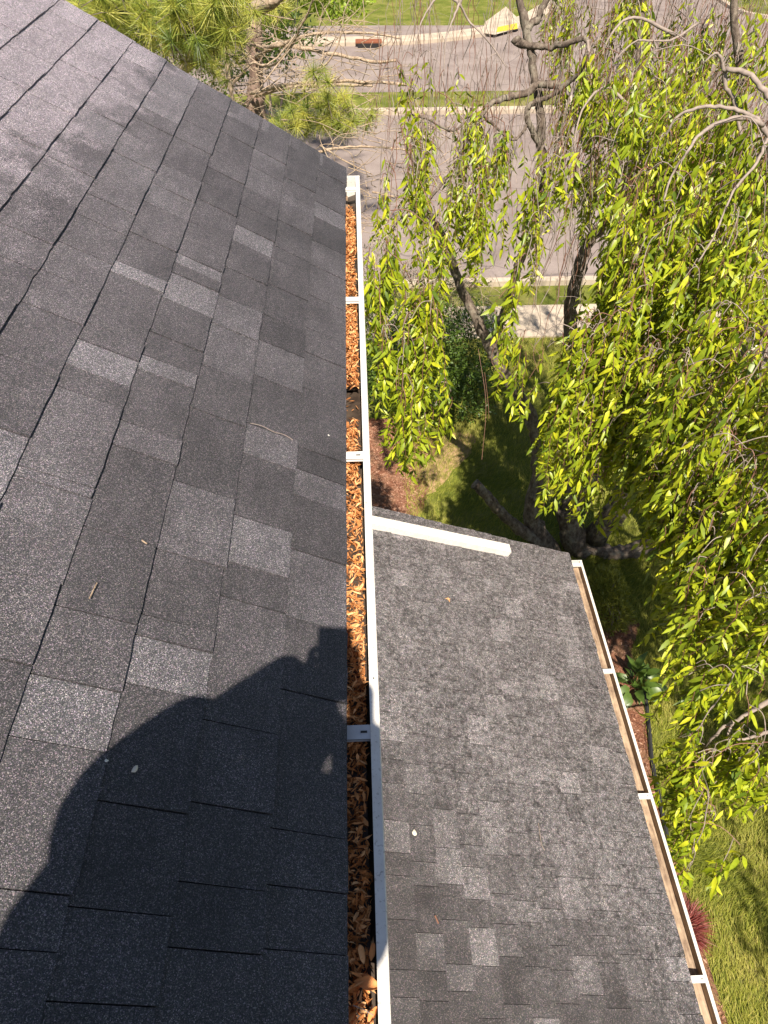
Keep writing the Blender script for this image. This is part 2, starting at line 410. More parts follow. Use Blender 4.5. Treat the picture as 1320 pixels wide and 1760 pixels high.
# joints read off the photograph: per course, (u, v, tone of the shingle on the near side of the joint)
J = {
 0: [(592,317,.35),(592,372,.75),(592,398,.2),(592,440,.55),(592,535,.5),(592,592,.4),(592,695,.35),(592,797,.15),(592,835,.72),(592,880,.2),(592,972,.6),(592,1087,.25),(592,1210,.45),(592,1443,.35),(592,1537,.2),(592,1643,.4)],
 1: [(485,300,.3),(482,327,.5),(477,375,.35),(472,420,.25),(534,475,.3),(525,572,.2),(522,617,.72),(517,677,.3),(512,760,.68),(510,812,.3),(425,890,.8),(422,972,.25),(490,1055,.45),(470,1262,.5),(445,1397,.3),(435,1530,.2),(430,1640,.4)],
 2: [(432,250,.6),(422,320,.35),(415,350,.2),(340,348,.85),(330,374,.35),(460,492,.3),(377,505,.78),(367,553,.62),(352,625,.4),(335,700,.2),(350,715,.8),(305,825,.65),(278,943,.3),(250,1055,.6),(240,1090,.9),(220,1172,.25),(175,1375,.2),(150,1560,.35),(80,1720,.3)],
 3: [(385,192,.3),(367,255,.3),(362,287,.2),(342,340,.4),(230,395,.9),(226,412,.3),(222,430,.85),(290,513,.3),(270,572,.28),(265,615,.85),(345,675,.4),(215,722,.7),(205,765,.25),(150,903,.2),(103,1040,.45),(75,1160,.85),(30,1265,.4),(0,1526,.5),(0,1630,.4)],
 4: [(310,200,.45),(300,232,.35),(280,280,.6),(252,345,.35),(228,398,.25),(207,448,.88),(205,470,.3),(162,557,.3),(160,590,.9),(150,637,.3),(110,665,.62),(40,800,.6),(90,836,.5),(0,1132,.3)],
 5: [(197,120,.8),(180,145,.4),(150,190,.6),(110,245,.5),(75,292,.45),(15,372,.5),(52,522,.35),(0,607,.25)],
 6: [(150,60,.4),(125,92,.6),(105,117,.45),(78,145,.6),(50,177,.4),(5,227,.5)],
 7: [(70,40,.6),(40,65,.4),(8,95,.6)],
}
def piece(plane, k, y0, y1, tone, raised, mb, exp=EXP, thk=.0042, jag=.0009):
    n = max(2, int((y1 - y0) / .035) + 1); ys = np.linspace(y0, y1, n + 1)
    s0 = k * exp; s1 = s0 + exp + .012; add = .0032 if raised else 0.
    jit = rng.normal(0, jag, n + 1) + rng.normal(0, .0010); lift = rng.uniform(0, .0008)
    g = .0008 + .0007 * min(max((y0 + y1) / 2, 0), 2)
    ys[0] += g; ys[-1] -= g
    top0 = [plane.P(s0 + jit[i], ys[i], 2 * thk + add + lift) for i in range(n + 1)]
    top1 = [plane.P(s1, ys[i], thk * .9) for i in range(n + 1)]
    bot0 = [plane.P(s0 + jit[i] + .0008, ys[i], thk * .3) for i in range(n + 1)]
    m = n + 1; fs = []
    for i in range(n):
        fs.append((i, i + 1, m + i + 1, m + i)); fs.append((2 * m + i, 2 * m + i + 1, i + 1, i))
    vs = top0 + top1 + bot0 + [plane.P(s1, ys[0], 0), plane.P(s1, ys[-1], 0)]
    fs += [(2 * m, 0, m, 3 * m), (n, 3 * m - 1, 3 * m + 1, 2 * m - 1)]
    mb.add(vs, fs, tone)
def fix_normals(o, plane):
    pass
def lay(plane, parent, courses, joints, mat, ymin, label_near=None, lens=(.09, .24), tones=None, vis_clip=None):
    rest = MB(); cnt = 0
    for k in range(courses):
        js = []
        if joints and k in joints:
            for (u, v, t) in joints[k]:
                s_, y_ = plane.hit(u, v, .008); js.append((y_, t))
            js.sort(reverse=True)
        y = plane.rake + rng.uniform(-.004, .006); seq = []; cur = y; ct = tones()
        for (yy, t) in js:
            if yy < cur - .02: seq.append((cur, yy, ct)); cur = yy; ct = t
        lim = ymin
        while cur > lim:
            L = rng.uniform(*lens); seq.append((cur, cur - L, ct)); cur -= L; ct = tones()
        r = bool(k % 2)
        for (a, b, t) in seq:
            parts = [(a, b)]
            if a - b > .27: mid = (a + b) / 2 + rng.uniform(-.03, .03); parts = [(a, mid), (mid, b)]
            for (p, q) in parts:
                r = not r if rng.random() < .8 else r
                c = plane.P((k + .5) * EXP, (p + q) / 2)
                crn = [plane.P((k + i) * EXP, yy) for i in (0, 1) for yy in (p, q)]
                vis = any(inframe(x, 0) for x in crn + [c]) and (vis_clip is None or vis_clip(c))
                tt = float(np.clip(t + rng.normal(0, .04), 0, 1))
                if vis:
                    mb = MB(); piece(plane, k, q, p, tt, r, mb); mb.build('shingle', mat, parent); cnt += 1
                else: piece(plane, k, q, p, tt, r, rest)
    if rest.n: rest.build('outer_shingles', mat, parent, kind='stuff')
    return cnt
house = empty('house', (-2.5, -1.5, 0), 'two-storey house under a dark grey shingled roof with white gutter full of leaves', 'house')
mb = MB()
RY0 = -6.0; SL = 4.6
mb.add([MAIN.P(.012, RY0, 0), MAIN.P(.012, 3.46, 0), MAIN.P(SL, 3.46, 0), MAIN.P(SL, RY0, 0), MAIN.P(.012, RY0, -.015), MAIN.P(.012, 3.46, -.015), MAIN.P(SL, 3.46, -.015), MAIN.P(SL, RY0, -.015)],
       [(0, 1, 2, 3), (7, 6, 5, 4), (0, 4, 5, 1), (1, 5, 6, 2), (2, 6, 7, 3), (3, 7, 4, 0)])
roof = mb.build('roof', M_FELT, house)
tm = lambda: float(rng.choice([.15, .3, .4, .5, .75, .88], p=[.2, .26, .2, .14, .12, .08]))
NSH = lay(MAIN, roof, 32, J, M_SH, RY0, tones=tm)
mb = MB()                                                   # starter strip and rake strip peeking out under the shingles
mb.add([MAIN.P(-.004, RY0, .003), MAIN.P(-.004, 3.492, .003), MAIN.P(.1, 3.492, .003), MAIN.P(.1, RY0, .003), MAIN.P(-.004, RY0, 0), MAIN.P(-.004, 3.492, 0)], [(0, 1, 2, 3), (4, 5, 1, 0)], .3)
for k in range(0, 32):
    a = 3.485 + rng.uniform(0, .01); s0 = k * EXP + .06; mb.box(MAIN.P(s0, a - .07, .004), (.07, .07, .0018), np.array([MAIN.U, [0, 1, 0], MAIN.N]).T, rng.uniform(.4, .8))
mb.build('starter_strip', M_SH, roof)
# walls, soffit, fascia
def slab(name, pts, mat, parent, th, dirv, **t):
    mb = MB(); P = np.array(pts, float); Q = P + np.array(dirv) * th; n = len(P)
    mb.add(np.vstack([P, Q]), [tuple(range(n)), tuple(range(2 * n - 1, n - 1, -1))] + [(i, i + n, (i + 1) % n + n, (i + 1) % n) for i in range(n)])
    return mb.build(name, mat, parent, **t)
ez_ = MAIN.E[2]; xw = -.52
slab('fascia', [(-.155, RY0, ez_ - .19), (-.155, 3.44, ez_ - .19), (-.155, 3.44, ez_ + .035), (-.155, RY0, ez_ + .035)], M_WHITE, house, .02, (-1, 0, 0))
slab('soffit', [(-.176, RY0, ez_ - .19), (-.176, 3.44, ez_ - .19), (xw, 3.44, ez_ - .19), (xw, RY0, ez_ - .19)], M_WHITE, house, .012, (0, 0, 1))
wall = slab('wall', [(xw, RY0, 0), (xw, 3.2, 0), (xw, 3.2, ez_ - .192), (xw, RY0, ez_ - .192)], M_SIDE, house, .15, (-1, 0, 0))
xr, zr = MAIN.P(SL, 0)[0], MAIN.P(SL, 0)[2]
slab('wall', [(xw - .152, 3.2, 0), (2 * xr - xw, 3.2, 0), (2 * xr - xw, 3.2, ez_), (xr, 3.2, zr - .05), (xw - .152, 3.2, ez_ + .22)], M_SIDE, house, .15, (0, -1, 0))
rs = [(2 * xr - MAIN.E[0], ez_)]
slab('back_roof', [(xr, RY0, zr), (xr, 3.46, zr), (2 * xr + .05, 3.46, ez_ + .0), (2 * xr + .05, RY0, ez_ + .0)], M_SHW, house, .03, (0, 0, -1))
for j in range(30):
    z = .25 + j * .18
    if z < ez_ - .25:
        mb = MB(); mb.add([(xw + .002, RY0, z), (xw + .002, 3.2, z), (xw + .016, 3.2, z), (xw + .016, RY0, z), (xw + .003, RY0, z + .17), (xw + .003, 3.2, z + .17)], [(0, 1, 2, 3), (3, 2, 5, 4), (1, 5, 2), (0, 3, 4)])
        mb.build('siding_board', M_SIDE, wall)
mb = MB(); r0 = MAIN.P(-.01, 3.47, -.012); 
slab('rake_board', [MAIN.P(.02, 3.463, -.002), MAIN.P(SL, 3.463, -.002), MAIN.P(SL, 3.463, -.16), MAIN.P(.02, 3.463, -.16)], M_WHITE, house, .018, (0, 1, 0))

wing = empty('house_wing', (.6, -1, 0), 'low single-storey wing with a worn mottled grey shingle roof and empty tan gutter', 'house wing')
mb = MB(); WL = (1.647 - xw) / math.cos(math.radians(21.3)) - .01
mb.add([WING.P(.012, RY0, 0), WING.P(.012, 3.68, 0), WING.P(WL, 3.68, 0), WING.P(WL, RY0, 0), WING.P(.012, RY0, -.015), WING.P(.012, 3.68, -.015), WING.P(WL, 3.68, -.015), WING.P(WL, RY0, -.015)],
       [(0, 1, 2, 3), (7, 6, 5, 4), (0, 4, 5, 1), (1, 5, 6, 2), (2, 6, 7, 3), (3, 7, 4, 0)])
wroof = mb.build('roof', M_FELT, wing)
tw = lambda: float(rng.choice([.15, .28, .38, .5, .68, .9], p=[.14, .24, .26, .18, .11, .07]))
def wvis(c): return c[0] > -.01 and project(c)[0] > 640
NSW = lay(WING, wroof, int(WL / EXP), None, M_SHW, RY0, tones=tw, lens=(.10, .21), vis_clip=wvis)
wz = WING.E[2]
slab('fascia', [(1.60, RY0, wz - .17), (1.60, 3.66, wz - .17), (1.60, 3.66, wz + .005), (1.60, RY0, wz + .005)], M_WHITE, wing, .02, (-1, 0, 0))
slab('wall', [(1.35, RY0, 0), (1.35, 3.5, 0), (1.35, 3.5, wz - .1), (1.35, RY0, wz - .1)], M_SIDE, wing, .12, (-1, 0, 0))
slab('wall', [(1.228, 3.5, 0), (xw + .02, 3.5, 0), (xw + .02, 3.5, wz + .75), (1.228, 3.5, wz + .06)], M_SIDE, wing, .12, (0, -1, 0))
slab('soffit', [(1.578, RY0, wz - .16), (1.578, 3.66, wz - .16), (1.352, 3.66, wz - .16), (1.352, RY0, wz - .16)], M_WHITE, wing, .012, (0, 0, 1))
slab('rake_board', [WING.P(.02, 3.683, -.002), WING.P(WL, 3.683, -.002), WING.P(WL, 3.683, -.14), WING.P(.02, 3.683, -.14)], M_WHITE, wing, .018, (0, 1, 0))

# ------------------------------------------------------------------ gutters
def gutter(parent, xb, xo, zt, y0, y1, lipw, depth, inner, name='gutter'):
    # cross-section, from the back wall under the shingles to the outer lip
    prof = [(xb, zt), (xb, zt - depth), (xb + (xo - xb) * .62, zt - depth), (xo - lipw * 1.05, zt - depth * .86), (xo - lipw, zt - depth * .7), (xo - lipw, zt - .004)]
    mb = MB(); n = len(prof)
    vs = [(x, y, z) for y in (y0, y1) for x, z in prof]
    mb.add(vs, [(i, i + n, i + n + 1, i + 1) for i in range(n - 1)])
    g = mb.build(name, inner, parent)
    th = .0025; mb = MB()
    lp = [(xo - lipw + .0005, zt - .010), (xo - lipw - .0005, zt), (xo - .002, zt + .001), (xo, zt - .001), (xo, zt - .022), (xo - .010, zt - .03), (xo - .012, zt - depth * .9), (xo - lipw * 1.1, zt - depth - th), (xb - .001, zt - depth - th), (xb - .001, zt)]
    n = len(lp); vs = [(x, y, z) for y in (y0, y1) for x, z in lp]
    mb.add(vs, [(i, i + 1, i + n + 1, i + n) for i in range(n - 1)])
    mb.build('outer_lip', M_WHITE, g)
    mb = MB(); cp = [(x, z) for x, z in [(xb, zt + .002), (xb, zt - depth)] + prof[2:4] + [(xo, zt - .03), (xo, zt + .002)]]; n = len(cp)
    mb.add([(x, y, z) for y in (y1 - .004, y1 + .001) for x, z in cp], [tuple(range(n)), tuple(range(2 * n - 1, n - 1, -1))] + [(i, (i + 1) % n, (i + 1) % n + n, i + n) for i in range(n)])
    mb.build('end_cap', M_WHITE, g)
    return g
def hanger(g, xa, xb, z, y, w, mat, detail=True):
    mb = MB(); L = (xb - xa) / 2; cx = (xa + xb) / 2
    mb.box((cx, y, z), (L, w / 2, .0012)); mb.box((cx, y - w / 2 + .0012, z - .004), (L, .0012, .005)); mb.box((cx, y + w / 2 - .0012, z - .004), (L, .0012, .005))
    mb.box((xa + .008, y, z + .003), (.006, w / 2 + .001, .003))
    h = mb.build('hanger', mat, g)
    if detail:
        mb = MB(); mb.box((xb - .0135, y, z + .0017), (.0065, .0022, .0006)); mb.build('slot', M_BLACK, h)
        mb = MB(); a = np.linspace(0, 2 * np.pi, 13)[:-1]
        for ra, rb in ((.0042, .0052),):
            P = [(xa + .019 + ra * np.cos(t), y + ra * np.sin(t), z + .0022) for t in a] + [(xa + .019 + rb * np.cos(t), y + rb * np.sin(t), z + .0022) for t in a]
            mb.add(P, [(i, (i + 1) % 12, 12 + (i + 1) % 12, 12 + i) for i in range(12)])
        mb.box((xa + .019, y, z + .0022), (.0022, .0022, .0012)); mb.build('screw', M_BLACK if mat is M_STEEL else M_STEEL, h)
    return h
GX = .0178; LW = .0185; GZ = ez_ - .012
gut = gutter(house, -.134, GX, GZ, RY0, 3.425, LW, .095, M_SLUDGE)
for i, y in enumerate([3.29, 2.312, 1.472, .655, -.17, -1.0, -1.83, -2.66]):
    hanger(gut, -.13, GX - LW, GZ - .003, y, .030, M_WSTRAP if i != 3 else M_STEEL, i in (2, 3))
mb = MB(); mb.box((GX - LW * .5, G(649, 1166, GZ)[1], GZ + .0015), (.0012, .0016, .001)); mb.build('rivet', M_BLACK, gut)
# far clean stretch of the gutter
mb = MB(); mb.add([(-.13, 3.17, GZ - .088), (-.04, 3.17, GZ - .088), (-.04, 3.42, GZ - .088), (-.13, 3.42, GZ - .088)], [(0, 1, 2, 3)]); mb.build('gutter_bottom', M_DIRT, gut)

WX = 1.752; WZ = wz - .03; WLW = .018
wgut = gutter(wing, 1.602, WX, WZ, RY0, 3.655, WLW, .075, M_DIRT)
def yw(v, u): return G(u, v, WZ)[1]
for (u, v) in ((990, 970), (1045, 1153), (1107, 1368), (1195, 1683)):
    hanger(wgut, 1.606, WX - WLW, WZ - .003, yw(v, u), .034, M_WSTRAP, v > 1300)
for y in (-.6, -1.4, -2.2): hanger(wgut, 1.606, WX - WLW, WZ - .003, y, .034, M_WSTRAP, False)

# downspout section lying on the wing roof
a_ = WING.hit(630, 893, .05); b_ = WING.hit(876, 944, .05)
pa, pb = WING.P(a_[0], a_[1], .034), WING.P(b_[0], b_[1], .034)
Tt = (pb - pa); Ln = np.linalg.norm(Tt); Tt /= Ln; Bv = np.cross(WING.N, Tt)
mb = MB(); prof = []
hw, hh = .040, .028
for (b, h) in [(-hw, -hh), (hw, -hh), (hw, -hh * .3), (hw - .003, -hh * .25), (hw - .003, hh * .25), (hw, hh * .3), (hw, hh), (hw * .55, hh), (hw * .5, hh - .004), (hw * .3, hh - .004), (hw * .25, hh), (-hw * .25, hh), (-hw * .3, hh - .004), (-hw * .5, hh - .004), (-hw * .55, hh), (-hw, hh)]: prof.append((b, h))
n = len(prof)
for sgn, sc in ((1, 1.0), (-1, .93)):
    vs = [p + Bv * b * sc + WING.N * h * sc for p in (pa, pb) for b, h in prof]
    mb.add(vs, [(i, (i + 1) % n, (i + 1) % n + n, i + n)[::sgn] for i in range(n)])
vs = [pb + Bv * b * sc + WING.N * h * sc for sc in (1.0, .93) for b, h in prof]; mb.add(vs, [(i, (i + 1) % n, (i + 1) % n + n, i + n) for i in range(n)])
ds = mb.build('downspout', M_WHITE, house)
mb = MB(); mb.tube(catmull([pa + Tt * .01, pa - Tt * .1 + WING.N * .02, (pa[0] - .2, pa[1] - .02, pa[2] + .3), (-.05, pa[1] - .5, GZ - .12)], 5), .033, 8); mb.build('elbow', M_WHITE, ds)

# ------------------------------------------------------------------ leaves: canonical shapes and batches
def leaf_shape(wid=.30, fold=.25, curl=.3, twist=0.):
    V = [(0, 0, 0)]; 
    for t, w in ((.28, .92), (.62, .80)):
        z = -curl * t * t
        for sgn in (-1, 0, 1): V.append((sgn * w * wid / 2 * math.cos(twist * t) , t, z + (fold * w * wid / 2 if sgn else 0) + sgn * twist * t * wid * .3))
    V.append((0, 1, -curl)); return np.array(V)
LF = [(0, 2, 1), (0, 3, 2), (1, 2, 5, 4), (2, 3, 6, 5), (4, 5, 7), (5, 6, 7)]
LT = np.array([(0, 2, 1), (0, 3, 2), (1, 2, 5), (1, 5, 4), (2, 3, 6), (2, 6, 5), (4, 5, 7), (5, 6, 7)])
SHAPES = [leaf_shape(.29, .3, .22), leaf_shape(.33, .2, .45), leaf_shape(.25, .5, .10), leaf_shape(.30, .35, .38, 1.1), leaf_shape(.26, .15, -.15), leaf_shape(.25, .7, .6, -1.1)]
def batch(P, Dv, Nv, Ls, shapes, tris, var=None):
    # P origins, Dv long axis, Nv approximate normal, Ls lengths -> (V, F)
    Dv = Dv / np.linalg.norm(Dv, axis=1)[:, None]; S = np.cross(Dv, Nv); S /= np.linalg.norm(S, axis=1)[:, None] + 1e-9; N = np.cross(S, Dv)
    if var is None: var = rng.integers(0, len(shapes), len(P))
    C = np.array([shapes[i] for i in range(len(shapes))])[var]
    V = P[:, None] + Ls[:, None, None] * (C[..., 0:1] * S[:, None] + C[..., 1:2] * Dv[:, None] + C[..., 2:3] * N[:, None])
    k = C.shape[1]; F = (tris[None] + (np.arange(len(P)) * k)[:, None, None]).reshape(-1, tris.shape[1])
    return V.reshape(-1, 3), F, (S, Dv, N, var)
def tones_for(n, k, a=0., b=1.): return np.repeat(np.clip(rng.beta(2, 2, n) * (b - a) + a, 0, 1), k)

# leaf litter in the upper gutter
def gutter_litter():
    n = 16000; Y = np.where(rng.random(n) < .9, rng.uniform(0, 3.17, n), rng.uniform(-2.5, 0, n)); X = rng.uniform(-.12, GX - LW - .006, n)
    fill = GZ - .029 + .008 * np.sin(Y * 3.1 + 1) + .006 * np.sin(Y * 9.7)
    fill = np.where((Y > 1.66) & (Y < 1.84), GZ - .085, fill); side = np.clip((X + .03) / .03, 0, 1)
    thin = (Y > 1.66) & (Y < 1.84); keep = ~thin | (rng.random(n) < .10)
    # a ragged gap along the outer side
    gap = (np.sin(Y * 5.3) + .6 * np.sin(Y * 13) > .5) & (X > -.016); keep &= ~(gap & (rng.random(n) < .85))
    Z = fill + rng.uniform(-.022, .012, n); k = keep; Y, X, Z = Y[k], X[k], Z[k]; n = len(X)
    D = rng.normal(0, 1, (n, 3)); D[:, 2] *= .45; N = rng.normal(0, .6, (n, 3)) + [0, 0, 1]
    Ls = rng.uniform(.009, .024, n); P = np.stack([X, Y, Z], 1)
    D /= np.linalg.norm(D, axis=1)[:, None]; P -= D * Ls[:, None] / 2
    P[:, 0] = np.clip(P[:, 0], -.125, GX - LW - .008)
    e = P[:, 0] + D[:, 0] * Ls; D[e > GX - LW - .003, 0] *= -1
    sh = [leaf_shape(.30, .8, .5), leaf_shape(.22, .9, -.4), leaf_shape(.36, .5, .7, .8), leaf_shape(.18, .3, .3)]
    V, F, _ = batch(P, D, N, Ls, sh, LT)
    t = np.clip(rng.beta(1.6, 1.6, n), 0, 1); me = bigmesh('leaf_litter', V, F, M_DRY, np.repeat(t, 8))
    link('leaf_litter', me, kind='stuff', label='orange-brown dry leaves packed along the upper white gutter', category='leaf litter')
    # pack below
    mb = MB(); ys = np.linspace(-2.5, 3.16, 80)
    for a, b in zip(ys[:-1], ys[1:]):
        if 1.64 < (a + b) / 2 < 1.86: continue
        mb.box((-.067, (a + b) / 2, GZ - .064 + rng.uniform(-.004, .004)), (.056, (b - a) / 2, .012))
    mb.build('leaf_mould', M_SLUDGE, kind='stuff', label='dark rotted leaf mould under the dry leaves in the upper gutter', category='leaf mould')
gutter_litter()
def curled_leaf(u, v, z, L, ang, tone, label, mat=M_DRY, wid=.42, tilt=.3):
    mb = MB(); nx, ny = 7, 9; c = G(u, v, z); ca, sa = math.cos(ang), math.sin(ang); vs = []
    for j in range(ny):
        t = j / (ny - 1); w = wid * L * math.sin(math.pi * (t * .94 + .03)) ** .9 * (1 + .12 * math.sin(9 * t + ang * 3))
        for i in range(nx):
            s = (i / (nx - 1) - .5) * 2; th = s * (1.5 + .5 * math.sin(3 * t + ang))
            x = w * .5 * math.sin(th) ; zz = w * .5 * (1 - math.cos(th)) * (.6 + .6 * t) + tilt * L * t * (1 - t) + rng.normal(0, .0007)
            y = (t - .5) * L
            vs.append((c[0] + x * ca - y * sa, c[1] + x * sa + y * ca, c[2] + zz))
    mb.add(vs, [(j * nx + i, j * nx + i + 1, (j + 1) * nx + i + 1, (j + 1) * nx + i) for j in range(ny - 1) for i in range(nx - 1)], tone)
    return mb.build('dry_leaf', mat, smooth=True, label=label, category='dry leaf')
gz2 = GZ - .018
curled_leaf(632, 1692, gz2 + .006, .044, 1.35, .6, 'largest pale curled dry leaf lying in the near end of the upper gutter')
curled_leaf(606, 1745, gz2 + .004, .026, .5, .6, 'pale upright dry leaf lowest in the upper gutter, beside the shingles')
curled_leaf(640, 1745, gz2 + .002, .026, -.6, .55, 'orange dry leaf lowest in the upper gutter, beside the white lip')
curled_leaf(622, 1640, gz2 + .008, .028, .2, .9, 'small cream dry leaf standing just above the largest curled leaf in the gutter')
curled_leaf(640, 1636, gz2 + .006, .026, -.2, .6, 'tan folded dry leaf beside the white lip above the largest curled leaf')
curled_leaf(607, 1700, gz2 + .002, .028, 1.9, .5, 'tan dry leaf half in shade to the left of the largest curled leaf')
mb = MB(); mb.tube([G(607, 1728, gz2 + .02), G(625, 1735, gz2 + .018), G(642, 1745, gz2 + .016)], .0007, 5); mb.build('leaf_stalk', M_TWIG, label='thin pale leaf stalk lying across the leaves at the near gutter end', category='leaf stalk')
# needles and leaves along the wing gutter
def wing_litter():
    n = 2600; Y = rng.uniform(-1, 3.55, n); X = 1.632 + np.abs(rng.normal(0, .010, n)) + .006 * np.sin(Y * 4)
    Z = np.full(n, WZ - .012) + rng.uniform(-.01, .03, n) - (X - 1.632) * .6
    D = rng.normal(0, 1, (n, 3)); D[:, 2] *= .2; D[:, 1] *= 1.6
    V, F, _ = batch(np.stack([X, Y, Z], 1), D, rng.normal(0, .3, (n, 3)) + [0, 0, 1], rng.uniform(.008, .02, n), [leaf_shape(.3, .3, .3)], LT)
    me = bigmesh('leaf_litter', V, F, M_DRY, tones_for(n, 8, 0, .8)); link('leaf_litter', me, kind='stuff', label='rusty crumbs of leaf along the shingle edge of the low wing gutter', category='leaf litter')
wing_litter()
# small things lying on the roofs
def twig(pl, pts, r, label, name='twig', mat=M_TWIG, cat='twig'):
    P = []
    for (u, v) in pts: s_, y_ = pl.hit(u, v, .012); P.append(pl.P(s_, y_, .013 + r))
    mb = MB(); mb.tube(catmull(P, 4), r, 5); return mb.build(name, mat, label=label, category=cat)
twig(MAIN, [(430, 728), (450, 733), (470, 743), (488, 748), (503, 757)], .0008, 'thin curved twig on the dark shingles midway down the upper roof')
twig(MAIN, [(153, 1030), (160, 1015), (166, 1003)], .0012, 'short straw-coloured needle lying on the shingles above the shadow', 'pine_needle', M_PALEB, 'pine needle')
twig(MAIN, [(243, 930), (252, 936)], .0016, 'tiny cream chip on a shingle edge left of the upper roof middle', 'wood_chip', M_PALEB, 'chip')
twig(WING, [(925, 1415), (930, 1450), (936, 1462)], .002, 'thin grey stalk on the right half of the wing roof', 'stalk', M_TWIG, 'stalk')
twig(WING, [(747, 1574), (753, 1588)], .004, 'short reddish twig stub on the wing roof near the white lip', 'twig', M_TWIG2)
def blob(pl, u, v, r, mat, name, label, cat, k=5):
    s_, y_ = pl.hit(u, v, .012); mb = MB(); n = 9; c = pl.P(s_, y_, .012); vs = [c + pl.N * r * .35]; rr = r * (1 + rng.normal(0, .25, n))
    for ring, q in ((.55, .28), (1., 0.)):
        for i in range(n): a = 2 * np.pi * i / n; vs.append(c + pl.N * r * q + rr[i] * ring * (math.cos(a) * pl.U + math.sin(a) * np.array([0, k * .2, 0])))
    fs = [(0, 1 + (i + 1) % n, 1 + i) for i in range(n)] + [(1 + i, 1 + (i + 1) % n, 10 + (i + 1) % n, 10 + i) for i in range(n)]
    mb.add(vs, fs); return mb.build(name, mat, smooth=True, label=label, category=cat)
blob(WING, 713, 1431, .013, M_STONE, 'pebble', 'small white pebble on the wing roof beside the white gutter lip', 'pebble')
o = blob(MAIN, 232, 1322, .005, M_STONE, 'bird_dropping', 'pale bird dropping smeared on the shaded shingles of the upper roof', 'bird dropping', 7)
blob(MAIN, 182, 1307, .003, M_WHITE, 'bird_dropping', 'tiny pale splash left of the larger bird dropping on the upper roof', 'bird dropping')
blob(MAIN, 565, 748, .003, M_WHITE, 'grit', 'white grit speck on the eave shingles near the gutter', 'grit')
s_, y_ = WING.hit(768, 1030, .012)
for i, a in enumerate((0.4, 1.9, 2.9)):
    pass
def flat_leaf(pl, u, v, L, label, mat=M_DRY):
    s_, y_ = pl.hit(u, v, .012); c = pl.P(s_, y_, .016); mb = MB()
    for a in (.3, 1.5, 2.6, 4.2):
        dv = math.cos(a) * pl.U + math.sin(a) * np.array([0, 1, 0]) + pl.N * .3; V, F, _ = batch(np.array([c]), np.array([dv]), np.array([pl.N]), np.array([L]), [leaf_shape(.35, .5, .4)], LT)
        mb.add(V, [tuple(f) for f in F], .8)
    return mb.build('dry_leaf', mat, label=label, category='dry leaf')
flat_leaf(WING, 770, 1031, .022, 'pale tan crumpled leaf lying high on the wing roof below the white downspout')

# ------------------------------------------------------------------ cherry tree
cherry = empty('cherry_tree', (2.9, 6.15, 0), 'big weeping cherry with drooping yellow-green leaves and grey limbs beside the wing', 'tree')
limbs = []   # (pts, r0, r1)
def limb(pts, r0, r1, name='limb', wob_=.012, sides=9, mat=None, per=6, parent=cherry):
    P = catmull(pts, per); n = len(P); t = np.linspace(0, 1, n)
    P[1:-1] += rng.normal(0, wob_, (n - 2, 3)) * (1 - t[1:-1, None] * .5) * min(1, r0 * 18)
    R = r0 + (r1 - r0) * t ** .8; R *= 1 + .07 * rng.standard_normal(n)
    mb = MB(); mb.tube(P, np.maximum(R, .002), sides, lump=.07); mb.build(name, mat or M_BARK, parent, smooth=True); limbs.append((P, R)); return P
B0 = np.array([2.9, 6.15, 0])
def W3(u, v, Y): return atY(u, v, Y)
# trunk and its forks
T0 = limb([B0 - [0, 0, .1], W3(985, 925, 6.15), W3(975, 870, 6.2)], .20, .15, 'trunk', sides=14)
A1 = limb([W3(968, 975, 6.1), W3(946, 940, 6.12), W3(915, 885, 6.15), W3(928, 800, 6.3), W3(922, 745, 6.4), W3(905, 705, 6.5), W3(875, 655, 6.6), W3(850, 615, 6.7), W3(825, 560, 6.8), W3(797, 505, 6.9), W3(770, 430, 7.0), W3(742, 375, 7.1), W3(705, 350, 7.2)], .125, .03)
limb([W3(955, 955, 6.1), W3(905, 918, 6.0), W3(870, 890, 5.95), W3(842, 858, 5.95), W3(816, 832, 6.0)], .085, .06)
limb([W3(850, 615, 6.7), W3(846, 588, 6.75), W3(862, 555, 6.8), W3(878, 505, 6.85), W3(890, 455, 6.95), W3(915, 405, 7.0), W3(927, 330, 7.1), W3(932, 250, 7.2), W3(925, 170, 7.3), W3(916, 110, 7.4), W3(905, 50, 7.5), W3(885, -30, 7.6)], .06, .034)
limb([W3(975, 870, 6.2), W3(992, 760, 6.4), W3(985, 640, 6.6), W3(980, 560, 6.8), W3(990, 480, 6.9), W3(1010, 420, 7.0), W3(1045, 375, 7.1), W3(1080, 300, 7.3), W3(1090, 200, 7.5), W3(1100, 60, 7.8), W3(1110, -120, 8.0)], .11, .022)
limb([W3(1010, 940, 6.1), W3(1060, 950, 6.0), W3(1105, 940, 6.0), W3(1150, 900, 6.0), W3(1180, 800, 6.0), W3(1190, 650, 6.0), W3(1200, 500, 6.1), W3(1225, 380, 6.2), W3(1262, 320, 6.3), W3(1275, 165, 6.5), W3(1260, 20, 6.7), W3(1255, -120, 6.9)], .115, .022)
limb([W3(975, 870, 6.2), W3(1040, 800, 6.1), W3(1090, 690, 6.0), W3(1100, 560, 6.0), W3(1095, 430, 6.1), W3(1120, 330, 6.2), W3(1160, 250, 6.3)], .10, .03)
limb([W3(905, 50, 7.5), W3(925, 30, 7.55), W3(945, -20, 7.6)], .035, .03)
limb([W3(885, 68, 7.5), W3(893, 76, 7.45), W3(920, 80, 7.4), W3(960, 78, 7.3), W3(1000, 66, 7.2), W3(1014, 80, 7.1), W3(1020, 110, 7.0), W3(1050, 190, 6.8), W3(1070, 270, 6.7)], .038, .012)
